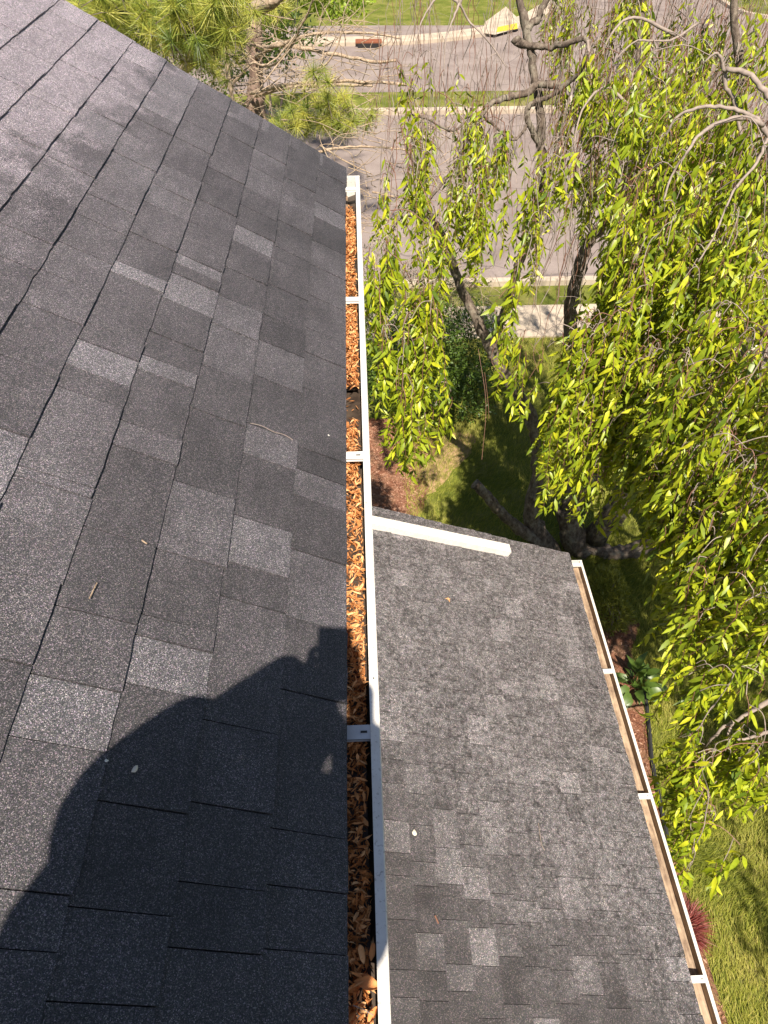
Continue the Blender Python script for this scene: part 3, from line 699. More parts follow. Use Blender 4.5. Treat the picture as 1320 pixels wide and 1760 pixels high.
limb([W3(965, 148, 7.2), W3(930, 145, 7.2), W3(890, 165, 7.1), W3(855, 172, 7.0), W3(825, 200, 6.9), W3(805, 240, 6.8), W3(780, 290, 6.7), W3(758, 318, 6.6), W3(728, 355, 6.5)], .04, .012)
limb([W3(928, 250, 7.2), W3(905, 200, 7.2), W3(916, 178, 7.2), W3(945, 165, 7.2), W3(990, 130, 7.1), W3(1010, 90, 7.0)], .03, .02)
limb([W3(905, 215, 7.0), W3(880, 240, 6.9), W3(820, 195, 6.8), W3(780, 225, 6.6), W3(735, 205, 6.5), W3(700, 195, 6.4)], .014, .007, per=5)
# right-hand grey branches
rb = [([(1340, 180, 5.0), (1320, 165, 5.0), (1290, 130, 5.1), (1250, 120, 5.2), (1248, 150, 5.2), (1262, 175, 5.2), (1275, 240, 5.1)], .022, .012),
      ([(1245, 122, 5.2), (1238, 98, 5.2), (1228, 92, 5.2), (1210, 108, 5.2)], .012, .006),
      ([(1360, 300, 4.6), (1320, 230, 4.8), (1296, 203, 4.9), (1262, 188, 5.0), (1220, 182, 5.0), (1185, 190, 5.0), (1160, 205, 5.0), (1145, 235, 5.0)], .022, .006),
      ([(1310, 215, 4.8), (1280, 203, 4.7), (1240, 210, 4.6), (1205, 230, 4.5), (1180, 262, 4.4), (1155, 300, 4.4), (1140, 345, 4.3)], .018, .005),
      ([(1320, 235, 4.8), (1300, 280, 4.6), (1260, 330, 4.4), (1230, 400, 4.2), (1200, 450, 4.1)], .012, .005),
      ([(1390, 470, 3.9), (1340, 540, 3.9), (1318, 605, 3.8), (1302, 655, 3.7), (1275, 690, 3.7), (1245, 728, 3.6), (1215, 775, 3.6), (1200, 830, 3.6)], .022, .005),
      ([(1345, 560, 3.9), (1300, 620, 4.0), (1262, 600, 4.1), (1232, 638, 4.1), (1218, 690, 4.0), (1212, 745, 4.0)], .016, .005),
      ([(1262, 600, 4.1), (1210, 655, 4.2), (1180, 690, 4.2), (1145, 735, 4.2)], .011, .005),
      ([(1400, 1150, 2.4), (1320, 1205, 2.3), (1275, 1232, 2.2), (1238, 1255, 2.1), (1210, 1290, 2.1), (1196, 1315, 2.1), (1190, 1350, 2.1)], .020, .004),
      ([(1262, 1238, 2.2), (1248, 1270, 2.1), (1236, 1320, 2.1), (1222, 1375, 2.0), (1212, 1400, 2.0)], .009, .003),
      ([(1400, 1230, 2.6), (1320, 1258, 2.5), (1290, 1268, 2.4), (1265, 1272, 2.4)], .017, .010),
      ([(1400, 1330, 2.0), (1330, 1378, 2.0), (1305, 1388, 2.0), (1288, 1412, 2.0)], .006, .003),
      ([(1100, 760, 4.6), (1080, 800, 4.6), (1060, 850, 4.6), (1055, 900, 4.5)], .010, .004),
      ([(1080, 180, 6.2), (1040, 150, 6.3), (1000, 190, 6.2), (985, 260, 6.0)], .016, .005),
      ([(1160, 60, 7.0), (1090, 30, 7.0), (1050, 60, 6.9), (1030, 110, 6.8)], .016, .005),
      ([(1010, 70, 7.1), (1015, 130, 6.9), (1015, 180, 6.8), (1000, 240, 6.6), (985, 330, 6.5)], .014, .005),
      ([(1200, 40, 6.8), (1150, 70, 6.6), (1095, 70, 6.5), (1060, 100, 6.4)], .012, .005),
      ([(790, 10, 6.6), (765, -15, 6.7), (740, 10, 6.6), (722, 45, 6.5), (712, 90, 6.4)], .013, .004),
      ([(790, 5, 6.6), (778, 35, 6.5), (766, 70, 6.4), (763, 130, 6.3)], .010, .004),
      ([(790, 5, 6.6), (805, 35, 6.6), (830, 60, 6.5), (850, 85, 6.5), (870, 115, 6.4)], .010, .004),
      ([(885, -60, 7.5), (820, -60, 7.0), (790, 5, 6.6)], .03, .013),
      ([(760, 430, 6.9), (735, 390, 6.6), (700, 370, 6.2), (672, 400, 5.9), (660, 450, 5.7)], .014, .004)]
mid_nodes = []
for pts, r0, r1 in rb: limb([W3(*p) for p in pts], r0, r1, 'branch', sides=7, mat=M_TWIG, per=5)
# links from the trunk to the outer branches that enter the frame from the right, and the crown beyond the frame
T1 = np.array([3.6, 5.6, 3.6])
limb([B0 + [0.1, -.05, .25], (3.2, 5.8, 1.8), T1, (4.4, 4.8, 5.0), (4.9, 3.8, 5.9), (4.9, 2.8, 6.3)], .15, .05)
limb([T1, (4.2, 4.4, 4.6), (4.3, 3.2, 4.9), tuple(W3(1400, 1150, 2.4))], .09, .022)
limb([(4.3, 3.2, 4.9), (4.0, 2.9, 5.0), tuple(W3(1390, 470, 3.9))], .05, .024)
limb([(4.2, 4.6, 4.7), (4.6, 3.4, 4.4), (4.8, 2.0, 4.2), (5.0, .4, 3.9), (4.9, -.8, 3.4)], .07, .02)
limb([(4.4, 4.8, 5.0), (4.3, 4.9, 5.6), tuple(W3(1360, 300, 4.6)), tuple(W3(1340, 180, 5.0))], .06, .022)
limb([(4.9, 3.8, 5.9), (5.6, 3.0, 5.6), (6.0, 2.0, 4.8)], .05, .02)
limb([tuple(W3(1400, 1150, 2.4)), tuple(W3(1420, 1240, 2.4)), tuple(W3(1400, 1330, 2.0))], .02, .007)

nodes = np.vstack([P[::2] for P, R in limbs[1:]]); 
# where the leafy strands hang: (u, v, half width, half height, weight, depth0, depth1)
CL = [  # left curtains
 (722, 180, 30, 70, 34, 5.6, 6.2), (700, 245, 28, 34, 12, 5.6, 6.2), (780, 150, 26, 50, 12, 5.8, 6.4), (790, 235, 32, 32, 13, 5.7, 6.2),
 (845, 260, 40, 45, 24, 5.6, 6.3), (800, 330, 50, 36, 20, 5.4, 6.0), (850, 345, 50, 60, 36, 5.3, 6.0), (660, 320, 28, 26, 12, 5.0, 5.6), (730, 330, 36, 34, 14, 5.3, 5.8),
 (810, 400, 30, 34, 13, 5.2, 5.8), (700, 430, 34, 28, 8, 5.0, 5.5), (752, 470, 26, 70, 22, 5.0, 5.5), (690, 540, 44, 70, 38, 4.8, 5.3), (730, 600, 34, 70, 34, 4.8, 5.2), (700, 680, 46, 60, 36, 4.7, 5.1),
 (712, 760, 36, 42, 26, 4.7, 5.0), (755, 700, 20, 40, 10, 4.7, 5.0), (648, 660, 12, 90, 14, 4.6, 4.9), (850, 560, 32, 34, 15, 5.1, 5.5), (830, 600, 14, 24, 5, 5.1, 5.4), (905, 660, 26, 44, 17, 4.9, 5.3), (898, 740, 15, 28, 5, 4.9, 5.2),
 (915, 560, 16, 26, 5, 5.1, 5.5), (905, 455, 26, 40, 12, 5.2, 5.7), (930, 380, 24, 50, 15, 5.3, 5.9), (870, 480, 18, 30, 5, 5.2, 5.6),
 # right mass
 (980, 300, 40, 60, 16, 5.2, 6.4), (1060, 300, 60, 90, 50, 4.9, 6.6), (1140, 260, 70, 80, 70, 4.8, 6.6), (1230, 300, 80, 80, 80, 4.6, 6.4), (1300, 320, 60, 90, 55, 4.5, 6.0),
 (1115, 420, 60, 70, 70, 4.7, 6.2), (1180, 420, 90, 80, 95, 4.5, 6.0), (1280, 450, 70, 80, 75, 4.3, 5.8), (1075, 520, 50, 60, 50, 4.7, 5.9), (1130, 540, 70, 60, 75, 4.4, 5.8),
 (1230, 560, 60, 60, 50, 4.3, 5.6), (1020, 640, 50, 60, 60, 4.6, 5.5), (1090, 660, 70, 70, 85, 4.4, 5.6), (1180, 660, 60, 60, 55, 4.3, 5.4), (1280, 700, 50, 60, 45, 4.1, 5.2),
 (980, 740, 44, 60, 50, 4.6, 5.3), (1050, 780, 60, 60, 60, 4.4, 5.4), (1150, 780, 70, 70, 75, 4.2, 5.2), (1260, 800, 70, 70, 75, 4.0, 5.0), (1000, 840, 34, 40, 20, 4.6, 5.2), (1040, 870, 24, 30, 12, 4.6, 5.1),
 (1170, 880, 60, 60, 60, 4.1, 5.0), (1260, 900, 70, 70, 70, 3.95, 4.9), (1180, 980, 50, 55, 50, 4.1, 4.7), (1270, 1000, 60, 60, 55, 4.0, 4.7), (1170, 1060, 34, 50, 24, 4.15, 4.6), (1290, 1080, 40, 50, 26, 4.0, 4.7), (1230, 1060, 40, 40, 20, 4.1, 4.8),
 (1215, 1150, 50, 30, 18, 4.3, 4.9), (1185, 1210, 40, 26, 13, 4.4, 4.9), (1280, 1170, 40, 40, 10, 4.2, 4.8),
 (1185, 1300, 28, 40, 14, 4.3, 4.8), (1210, 1345, 50, 44, 26, 4.3, 4.8), (1270, 1330, 36, 50, 16, 4.25, 4.8), (1190, 1420, 36, 34, 16, 4.3, 4.8), (1190, 1480, 30, 26, 9, 4.3, 4.7), (1285, 1370, 26, 26, 7, 4.3, 4.7), (1265, 1490, 20, 20, 3, 4.4, 4.7), (1280, 1570, 14, 16, 2, 4.4, 4.7), (1320, 1350, 12, 20, 3, 4.2, 4.6),
 # sparse upper right
 (1010, 60, 60, 60, 26, 6.4, 7.8), (1100, 70, 60, 70, 30, 6.2, 7.8), (1180, 80, 60, 60, 30, 6.0, 7.5), (1240, 130, 50, 60, 26, 5.4, 6.8), (1300, 120, 40, 60, 20, 5.2, 6.4), (1060, 180, 70, 50, 36, 5.6, 7.0), (1180, 170, 60, 50, 36, 5.4, 6.8), (950, 60, 24, 60, 10, 6.4, 7.2), (985, 200, 36, 70, 24, 5.8, 6.8),
]
LP, LD, LN, LL = [], [], [], []
tw1, tw2 = MB(), MB()
def ok_pos(p): return not (p[0] < 1.86 and p[1] < 4.25 and p[2] > 2.5 and p[0] > -3) or (p[0] > .12 and p[1] > 3.85)
nuse = np.zeros(len(nodes))
def global_nodes(C, j):
    global nodes, nuse
    nuse[j] += 1; nodes = np.vstack([nodes, C]); nuse = np.concatenate([nuse, np.ones(len(C))])
def strand(c, scale=1., leafy=1.):
    near = c[0] > 1.6 and c[1] < 4.6
    Ltot = rng.uniform(.28, .6) * scale; top = c + np.array([0, 0, Ltot * .5])
    global nodes
    j = np.argmin(np.sum((nodes - top - [0, 0, .12]) ** 2, 1) + .6 * np.maximum(0, top[2] - nodes[:, 2]) + nuse * .006); nd = nodes[j]
    az = rng.uniform(0, 2 * np.pi); sway = np.array([math.cos(az), math.sin(az), 0]) * rng.uniform(.02, .12)
    n = 6; S = [top + sway * (t ** 1.5) + np.array([0, 0, -Ltot * t]) + rng.normal(0, .008, 3) for t in np.linspace(0, 1, n)]
    dist = np.linalg.norm(nd - top)
    if dist < 2.2:
        mid = (nd + top) / 2 + np.array([0, 0, .04 + .10 * dist]) + rng.normal(0, .05 * dist, 3)
        C = catmull([nd, mid, top], 4)[:-1]
        (tw1 if rng.random() < .7 else tw2).tube(C, np.linspace(.0024 + .0022 * min(1, dist), .0026, len(C)), 4, cap=False)
        global_nodes(C[2::2], j)
    S = np.array(S); tw2.tube(S, np.linspace(.0028, .0013, n), 4, cap=False)
    m = int(max(3, Ltot * (rng.uniform(32, 48) if near else rng.uniform(38, 54)) * leafy)); az0 = rng.normal(0, .6)
    for i in range(m):
        t = (i + rng.uniform(0, 1)) / m; t = t ** .85; f = t * (n - 1); a = int(min(n - 2, f)); p = S[a] + (S[a + 1] - S[a]) * (f - a)
        az2 = az0 + (0 if i % 2 else np.pi) + rng.normal(0, .55); droop = rng.uniform(.3, 1.05)
        d = np.array([math.cos(az2) * math.cos(droop), math.sin(az2) * math.cos(droop), -math.sin(droop)])
        d[2] -= .25
        nn = np.array([-.05, -.45, .75]) + rng.normal(0, .42, 3)
        LP.append(p); LD.append(d); LN.append(nn); LL.append((rng.uniform(.06, .128) if near else rng.uniform(.055, .118)) * (1 if rng.random() < .8 else .6))
SITES = []
for (u, v, hu, hv, wgt, d0, d1) in CL:
    for i in range(int(wgt * (.60 if u < 940 else 1.05) / 3.6)):
        for tr in range(8):
            uu = u + hu * rng.uniform(-1, 1); vv = v + hv * rng.uniform(-1, 1)
            if ((uu - u) / hu) ** 2 + ((vv - v) / hv) ** 2 > 1.15: continue
            p = atD(uu, vv, rng.uniform(d0, d1) * (1 + .12 * (rng.random() < .3)))
            if ok_pos(p) and p[2] > .5:
                for q_ in range(rng.integers(3, 7)):
                    p2 = p + rng.normal(0, 1, 3) * [.055, .055, .09]
                    if ok_pos(p2): SITES.append((p2, 1.0 if v > 200 else .85, 1.0 if v > 200 else .75))
                break
# crown outside the picture to the right, clumps added to shade the visible lawn
for (cx, cy, cz, rx, ry, rz, n) in ((4.9, 1.6, 4.2, .9, 1.6, .9, 110), (4.5, -.6, 3.6, .7, 1.0, .7, 60), (5.6, 3.6, 5.4, 1.2, 1.3, 1.0, 110), (4.4, 5.6, 6.0, 1.2, 1.0, .8, 80), (3.0, 7.6, 6.6, 1.6, 1.0, .7, 70), (3.5, 1.9, 5.2, 1.2, 1.2, .6, 820), (2.7, 2.6, 5.6, .5, .7, .4, 60), (4.1, .1, 5.0, .8, .8, .4, 230), (4.1, -1.5, 4.8, .55, .5, .3, 90)):
    for i in range(n):
        q = rng.normal(0, .5, 3); p = np.array([cx + q[0] * rx, cy + q[1] * ry, cz + q[2] * rz])
        if (not inframe(p, 40) or p[1] > 7) and p[0] > 2.0 and not (p[0] < 3.45 and p[1] < .9): SITES.append((p, 1., 1.))
base_nodes = nodes[::3]
SITES.sort(key=lambda q: np.min(np.sum((base_nodes - q[0]) ** 2, 1)))
for q in SITES: strand(*q)
# bare hanging twigs, thick in the upper half
for i in range(1150):
    u = rng.uniform(650, 1330) if rng.random() < .6 else rng.uniform(930, 1330); v = rng.uniform(-40, 330) if rng.random() < .75 else rng.uniform(300, 560)
    d = 5.2 + 2.2 * max(0, (380 - v)) / 380 + rng.uniform(0, .6); 
    if u < 900 and v > 330: continue
    p = atD(u, v, d)
    if not ok_pos(p): continue
    Ls = rng.uniform(.3, .95); sw = rng.normal(0, .10, 3) * [1, 1, 0]; pts = [p + sw * t + np.array([0, 0, Ls * (.5 - t)]) + rng.normal(0, .012, 3) for t in np.linspace(0, 1, 6)]
    (tw1 if rng.random() < .6 else tw2).tube(pts, np.linspace(.0036, .0016, 6), 4, cap=False)
    for k in range(rng.integers(0, 3)):
        q = pts[rng.integers(1, 4)]; e = rng.normal(0, .1, 3); e[2] = -abs(rng.normal(.15, .1)); tw1.tube([q, q + e * .5 + [0, 0, .02], q + e], .0014, 3, cap=False)
for (u0, v0, v1, d) in ((833, 640, 720, 4.9), (822, 600, 790, 4.8), (868, 560, 650, 5.0), (912, 590, 650, 5.0), (925, 585, 640, 5.1)):
    p0, p1 = atD(u0, v0, d), atD(u0 + rng.uniform(-8, 8), v1, d * .99); tw2.tube(catmull([p0, (p0 + p1) / 2 + rng.normal(0, .03, 3), p1], 4), .0014, 4, cap=False)
tw1.build('twigs', M_TWIG, cherry, kind='stuff'); tw2.build('red_twigs', M_TWIG2, cherry, kind='stuff')
LP, LD, LN, LL = map(np.array, (LP, LD, LN, LL))
cdep = (LP - CAM) @ A[:, 2]; cu = 660 + FPX * ((LP - CAM) @ A[:, 0]) / cdep; cv = 880 + FPX * ((LP - CAM) @ A[:, 1]) / cdep
size = np.where((cu > 10) & (cu < 1310) & (cv > 10) & (cv < 1750) & (cdep > 0), LL / np.maximum(cdep, .1), 0)
# prefer leaves nothing hangs in front of
big = np.argsort(-size)[:1200]; cell = {}
sel = []
for i in big:
    key = (int(cu[i] // 14), int(cv[i] // 14))
    if key in cell: continue
    cell[key] = 1; sel.append(i)
    if len(sel) >= 295: break
sel = np.array(sel); rest = np.setdiff1d(np.arange(len(LP)), sel)
V, F, _ = batch(LP[rest], LD[rest], LN[rest], LL[rest], SHAPES, LT)
link('foliage', bigmesh('foliage', V, F, M_CHERRY, np.repeat(np.clip(rng.normal(.48, .24, len(rest)), 0, 1), 8), True), cherry, kind='stuff')
lm = []
for S_ in SHAPES:
    me = bpy.data.meshes.new('leaf'); me.from_pydata(S_.tolist(), [], LF); me.materials.append(M_CHERRY1); me.polygons.foreach_set('use_smooth', np.ones(len(me.polygons), bool)); lm.append(me)
_, _, (S_, D_, N_, var) = batch(LP[sel], LD[sel], LN[sel], LL[sel], SHAPES, LT)
for k in range(len(sel)):
    i = sel[k]; s = LL[i]; mt = Matrix(((S_[k][0] * s, D_[k][0] * s, N_[k][0] * s, LP[i][0]), (S_[k][1] * s, D_[k][1] * s, N_[k][1] * s, LP[i][1]), (S_[k][2] * s, D_[k][2] * s, N_[k][2] * s, LP[i][2]), (0, 0, 0, 1)))
    link('leaf', lm[var[k]], cherry, matrix=mt)

# ------------------------------------------------------------------ pine tree and dead wood, upper left
pine = empty('pine_tree', tuple(G(452, 200)[:1]) + (11.0, 0) if False else (float(W3(440, 200, 11)[0]), 11.0, 0), 'tall pine with long pale needles and bare dead limbs beyond the roof', 'tree')
pb_ = pine.location
pine_trunk = limb([(pb_[0], 11, -.1), W3(444, 230, 11), W3(440, 150, 11), W3(436, 60, 11), W3(432, -20, 11), (pb_[0] - .1, 11, 9), (pb_[0], 11.1, 15), (pb_[0] + .1, 11, 22)], .16, .05, 'trunk', mat=M_PBARK, parent=pine, sides=10)
pbr = [([(300, 150, 10.5), (345, 75, 9), (380, 50, 9), (420, 28, 8.5), (455, 8, 8), (500, -25, 8)], .05, .05),
       ([(430, 160, 10.8), (470, 150, 10), (520, 143, 9.5), (570, 140, 9.2), (640, 141, 9), (700, 146, 9)], .022, .012),
       ([(440, 165, 10.8), (500, 150, 9.6), (560, 146, 9.2), (640, 147, 9)], .018, .012),
       ([(436, 100, 11), (455, 88, 10.6), (480, 75, 10.4), (520, 83, 10), (580, 95, 9.8), (640, 106, 9.6), (680, 104, 9.5)], .03, .012),
       ([(436, 80, 11), (470, 80, 10), (520, 62, 9.8), (570, 56, 9.7), (640, 58, 9.6), (690, 66, 9.5)], .018, .008),
       ([(385, 70, 8.2), (390, 110, 8), (396, 150, 7.9), (402, 180, 7.9)], .022, .016),
       ([(440, 110, 11), (470, 112, 9), (500, 80, 8.6), (515, 50, 8.4), (530, 20, 8.3), (540, -10, 8.2)], .013, .006),
       ([(395, 150, 8), (430, 110, 8), (455, 112, 8), (480, 95, 8), (507, 60, 8)], .011, .005),
       ([(530, 125, 8.2), (560, 110, 8.2), (580, 80, 8.2), (588, 50, 8.2), (592, 20, 8.2), (610, -20, 8.2)], .008, .004),
       ([(420, 190, 8), (470, 120, 8.2), (510, 70, 8.3)], .007, .004), ([(410, 185, 8), (450, 155, 8.2), (480, 135, 8.3), (520, 90, 8.3)], .006, .003),
       ([(385, 60, 8.2), (420, 92, 8.2), (445, 110, 8.2)], .008, .004), ([(380, 150, 8), (430, 145, 8.1), (455, 135, 8.3)], .006, .003),
       ([(545, 262, 7.6), (580, 255, 7.6), (620, 252, 7.6), (680, 255, 7.5), (720, 262, 7.5)], .012, .006), ([(550, 250, 7.6), (590, 275, 7.4), (640, 300, 7.3)], .008, .004), ([(640, 330, 7), (690, 340, 7), (760, 345, 7)], .008, .004)]
for pts, r0, r1 in pbr: limb([W3(*p) for p in pts], r0 * 1.3, r1 * 1.2, 'dead_branch' if r0 < .04 else 'branch', mat=M_PALEB, parent=pine, sides=7, per=5)
pt = MB()
for i in range(420):
    if i < 300: u, v, Y = rng.uniform(370, 660), rng.uniform(30, 235), rng.uniform(8, 9.8)
    else: u, v, Y = rng.uniform(560, 800), rng.uniform(215, 400), rng.uniform(7, 8)
    if v > 30 + (u - 160) * .75 and u < 560: v = rng.uniform(20, 150)
    p = W3(u, v, Y); a = rng.uniform(-.6, 3.7); L = rng.uniform(.15, .55); d = np.array([math.cos(a), rng.normal(0, .4), math.sin(a) * .7]); c = rng.normal(0, .12, 3)
    pt.tube(catmull([p, p + d * L * .5 + c * L, p + d * L + c * L * .3], 3), np.linspace(.0045, .002, 7), 4, cap=False)
pt.build('dead_twigs', M_PALEB, pine, kind='stuff')
NP_, ND_, NL_ = [], [], []
needle_tw = MB()
def tuft(p, L=.17, n=64, d0=None):
    d0 = rng.normal(0, .5, 3) + np.array([0, -.15, .25]) if d0 is None else d0; d0 = d0 / np.linalg.norm(d0)
    for i in range(n):
        d = rng.normal(0, 1, 3); d /= np.linalg.norm(d); d = d + d0 * .75; d[2] -= .10; NP_.append(p + d0 * rng.uniform(-.02, .02)); ND_.append(d); NL_.append(L * rng.uniform(.7, 1.15))
    needle_tw.tube([p - d0 * .16 + [0, 0, -.02], p - d0 * .06, p + d0 * .02], .003, 4, cap=False)
for (u, v, hu, hv, Y0, Y1, n) in ((250, 20, 90, 60, 6.0, 7.2, 120), (350, 20, 60, 55, 5.8, 6.6, 75), (320, 70, 50, 40, 6, 6.8, 30), (400, 30, 40, 50, 6.6, 7.6, 30), (380, 110, 30, 30, 7, 8, 9), (540, 190, 56, 32, 8, 9, 44), (500, 215, 40, 20, 8, 8.6, 18), (600, 205, 40, 28, 8, 8.8, 22), (555, 135, 20, 18, 7.8, 8.4, 6), (470, 20, 40, 20, 9, 10, 12), (200, -40, 140, 60, 6, 8, 80)):
    for i in range(n):
        p = W3(u + hu * rng.uniform(-1, 1), v + hv * rng.uniform(-1, 1), rng.uniform(Y0, Y1)); tuft(p)
for i in range(330):   # the crown above the picture
    h = rng.uniform(9, 22); r = (23 - h) * .17 * math.sqrt(rng.random()) + .1; a = rng.uniform(0, 6.28)
    p = np.array([pb_[0] + .5 + r * math.cos(a), 11 + r * math.sin(a), h]); tuft(p, .5, 40)
n = len(NP_); SN = np.array([(-.011, 0, 0), (.011, 0, 0), (.008, .55, -.02), (-.008, .55, -.02), (0, 1, -.10)]); TN = np.array([(0, 1, 2), (0, 2, 3), (3, 2, 4)])
V, F, _ = batch(np.array(NP_), np.array(ND_), rng.normal(0, .5, (n, 3)) + [0, -.5, .7], np.array(NL_), [SN], TN)
link('needles', bigmesh('needles', V, F, M_NEEDLE, np.repeat(np.clip(np.repeat(rng.uniform(.05, 1.0, n // 64 + 1), 64)[:n] + rng.normal(0, .14, n), 0, 1), 5)), pine, kind='stuff')
needle_tw.build('needle_twigs', M_BARK, pine, kind='stuff')

# ------------------------------------------------------------------ shrubs
def leafy(name, label, cat, mat, blobs, n, L, wid=.45, stems=5, base=None, up=.3, bark_=M_TWIG, twigs=0):
    c0 = np.array(blobs[0][:3]); e = empty(name, (c0[0], c0[1], 0) if base is None else base, label, cat); P = []
    w = np.array([b[3] * b[4] * b[5] for b in blobs]) ** .67; w /= w.sum(); bi = rng.choice(len(blobs), n, p=w); B = np.array(blobs)[bi]
    d = rng.normal(0, 1, (n, 3)); d /= np.linalg.norm(d, axis=1)[:, None]; r = rng.uniform(.45, 1.05, n) ** .6 * (1 + .14 * np.sin(d[:, 0] * 9 + d[:, 2] * 7 + bi))
    P = B[:, :3] + d * r[:, None] * B[:, 3:6]; k = P[:, 2] > .02; P, d = P[k], d[k]; n = len(P)
    D = d + rng.normal(0, .7, (n, 3)) + [0, 0, up]; N = d + rng.normal(0, .5, (n, 3)) + [0, 0, .5]
    V, F, _ = batch(P, D, N, rng.uniform(.6, 1.3, n) * L, [leaf_shape(wid, .2, .25), leaf_shape(wid * .8, .4, .1)], LT)
    link('foliage', bigmesh('foliage', V, F, mat, tones_for(n, 8)), e, kind='stuff')
    for i in range(stems):
        b = blobs[i % len(blobs)]; tip = np.array(b[:3]) + rng.normal(0, .35, 3) * np.array(b[3:6]); s0 = np.array([e.location.x, e.location.y, -.03]) + rng.normal(0, .05, 3) * [1, 1, 0]
        mb = MB(); mb.tube(catmull([s0, (s0 + tip) / 2 + rng.normal(0, .06, 3), tip], 5), np.linspace(.022, .006, 11), 6); mb.build('stem', bark_, e, smooth=True)
    if twigs:
        mb = MB()
        for i in range(twigs):
            b = blobs[rng.integers(len(blobs))]; p = np.array(b[:3]) + rng.normal(0, .5, 3) * np.array(b[3:6]); dd = rng.normal(0, .2, 3) + [0, 0, .1]; mb.tube([p, p + dd * .6, p + dd * 1.1 + [0, 0, -.03]], .0035, 4, cap=False)
        mb.build('bare_twigs', bark_, e, kind='stuff')
    return e
leafy('shrub', 'dark green bushy shrub behind the hanging leaves beside the mulch bed', 'shrub', M_SHRUB, [(1.05, 9.3, .9, .8, .7, .8), (1.7, 9.6, .85, .7, .6, .8), (.5, 9.2, .7, .6, .6, .6), (1.5, 9.0, .45, .6, .5, .4), (.2, 9.8, .9, .6, .6, .8)], 15000, .055, .5)
leafy('shrub', 'half-bare olive shrub with grey twigs beside the far pavement', 'shrub', M_OLIVE, [(.9, 10.4, 1.3, .8, .5, .7), (.2, 10.5, 1.4, .7, .6, .7), (1.6, 10.5, 1.1, .6, .5, .6)], 6000, .05, .35, twigs=350, bark_=M_PALEB)
leafy('round_shrub', 'yellow-green rounded shrub, upper of two beside the wing gutter end', 'shrub', M_BOX, [(float(G(1035, 1030)[0]), float(G(1035, 1030)[1]), .22, .24, .27, .24)], 2600, .06, .2, 3, up=.8)
leafy('round_shrub', 'yellow-green rounded shrub, lower of two, touching the red mulch', 'shrub', M_BOX, [(float(G(1050, 1068)[0]) - .03, float(G(1052, 1068)[1]), .2, .23, .25, .24)], 2600, .06, .2, 3, up=.8)
leafy('tree', 'small bright lime-green tree across the near road beyond the pine', 'tree', M_LIME, [(-1.6, 13.0 + 8, 4.0, 1.5, .8, .55), (-.3, 21, 3.5, .9, .7, .5), (-2.4, 21, 3.1, 1.1, .7, .8), (-3.3, 21.2, 3.6, 1.2, .9, 1.1)], 6500, .13, .5, 6, base=(-2.2, 21.3, 0), twigs=60)
leafy('tree', 'dense dark evergreen behind the pine trunk at the far road', 'tree', M_SHRUB, [(*[float(q) for q in W3(470, 60, 17)], .9, .6, .55), (*[float(q) for q in W3(405, 90, 17)], .8, .6, .5), (-4.6, 22, 2.0, 1.6, .9, 2.0), (-6.5, 22, 2.4, 1.6, .9, 2.4), (-9, 22, 3, 2, 1, 3)], 16000, .12, .4, 5)
leafy('shrub', 'low dark shrub in shade far right beside the pale boulders', 'shrub', M_SHRUB, [(6.6, 9.6, .5, .7, .5, .5), (7.8, 9.4, .6, .8, .5, .6)], 5000, .07, .5)
# hosta with single big leaves
hc = G(1090, 1182, 0); hosta = empty('hosta', hc, 'broad-leaved green hosta in the mulch below the low gutter', 'plant')
hm = leaf_shape(.6, .25, .55); hme = bpy.data.meshes.new('leaf'); hme.from_pydata(hm.tolist(), [], LF); hme.materials.append(M_HOSTA); hat = hme.attributes.new('tone', 'FLOAT', 'POINT'); hat.data.foreach_set('value', np.full(8, .6, np.float32)); hme.polygons.foreach_set('use_smooth', np.ones(len(hme.polygons), bool))
for i in range(34):
    a = i * 2.4 + rng.normal(0, .4); el = rng.uniform(.1, 1.2); d = np.array([[math.cos(a) * math.cos(el), math.sin(a) * math.cos(el), math.sin(el)]]); p = np.array([[hc[0], hc[1], .06]]) + d * (.08 + .004 * i)
    L = rng.uniform(.12, .20); _, _, (S_, D_, N_, v_) = batch(p, d, np.array([[rng.normal(0, .5), rng.normal(0, .5), 1.]]), np.array([L]), [hm], LT)
    mt = Matrix([[S_[0][r] * L, D_[0][r] * L, N_[0][r] * L, p[0][r]] for r in range(3)] + [[0, 0, 0, 1]]); link('leaf', hme, hosta, matrix=mt)
mb = MB()
for i in range(12): a = i * 2.4; mb.tube([(hc[0], hc[1], 0), (hc[0] + .05 * math.cos(a), hc[1] + .05 * math.sin(a), .08), (hc[0] + .14 * math.cos(a), hc[1] + .14 * math.sin(a), .16)], .004, 5)
mb.build('stalks', M_HOSTA, hosta)
# red thread-leaf plant
def blades(name, c, r, n, L, mat, label, cat, h=.4, kindL=None):
    a = rng.uniform(0, 6.28, n); el = rng.uniform(.1, 1.3, n); D = np.stack([np.cos(a) * np.cos(el), np.sin(a) * np.cos(el), np.sin(el)], 1); P = np.array(c) + np.stack([np.cos(a), np.sin(a), 0 * a], 1) * (rng.random(n) ** .5 * r)[:, None]
    sh = [np.array([(-.02, 0, 0), (.02, 0, 0), (.016, .5, -.08), (-.016, .5, -.08), (0, 1, -.35)])]
    V, F, _ = batch(P, D, np.tile([0, 0, 1.], (n, 1)) + rng.normal(0, .3, (n, 3)), rng.uniform(.6, 1.2, n) * L, sh, TN)
    e = empty(name, c, label, cat); link('foliage', bigmesh('foliage', V, F, mat, tones_for(n, 5)), e, kind='stuff')
    mb = MB()
    for i in range(7): q = D[i] * L * .8; mb.tube([np.array(c) - [0, 0, .02], np.array(c) + q * .5 + [0, 0, .03], np.array(c) + q], .004, 5)
    mb.build('stem', M_TWIG2, e)
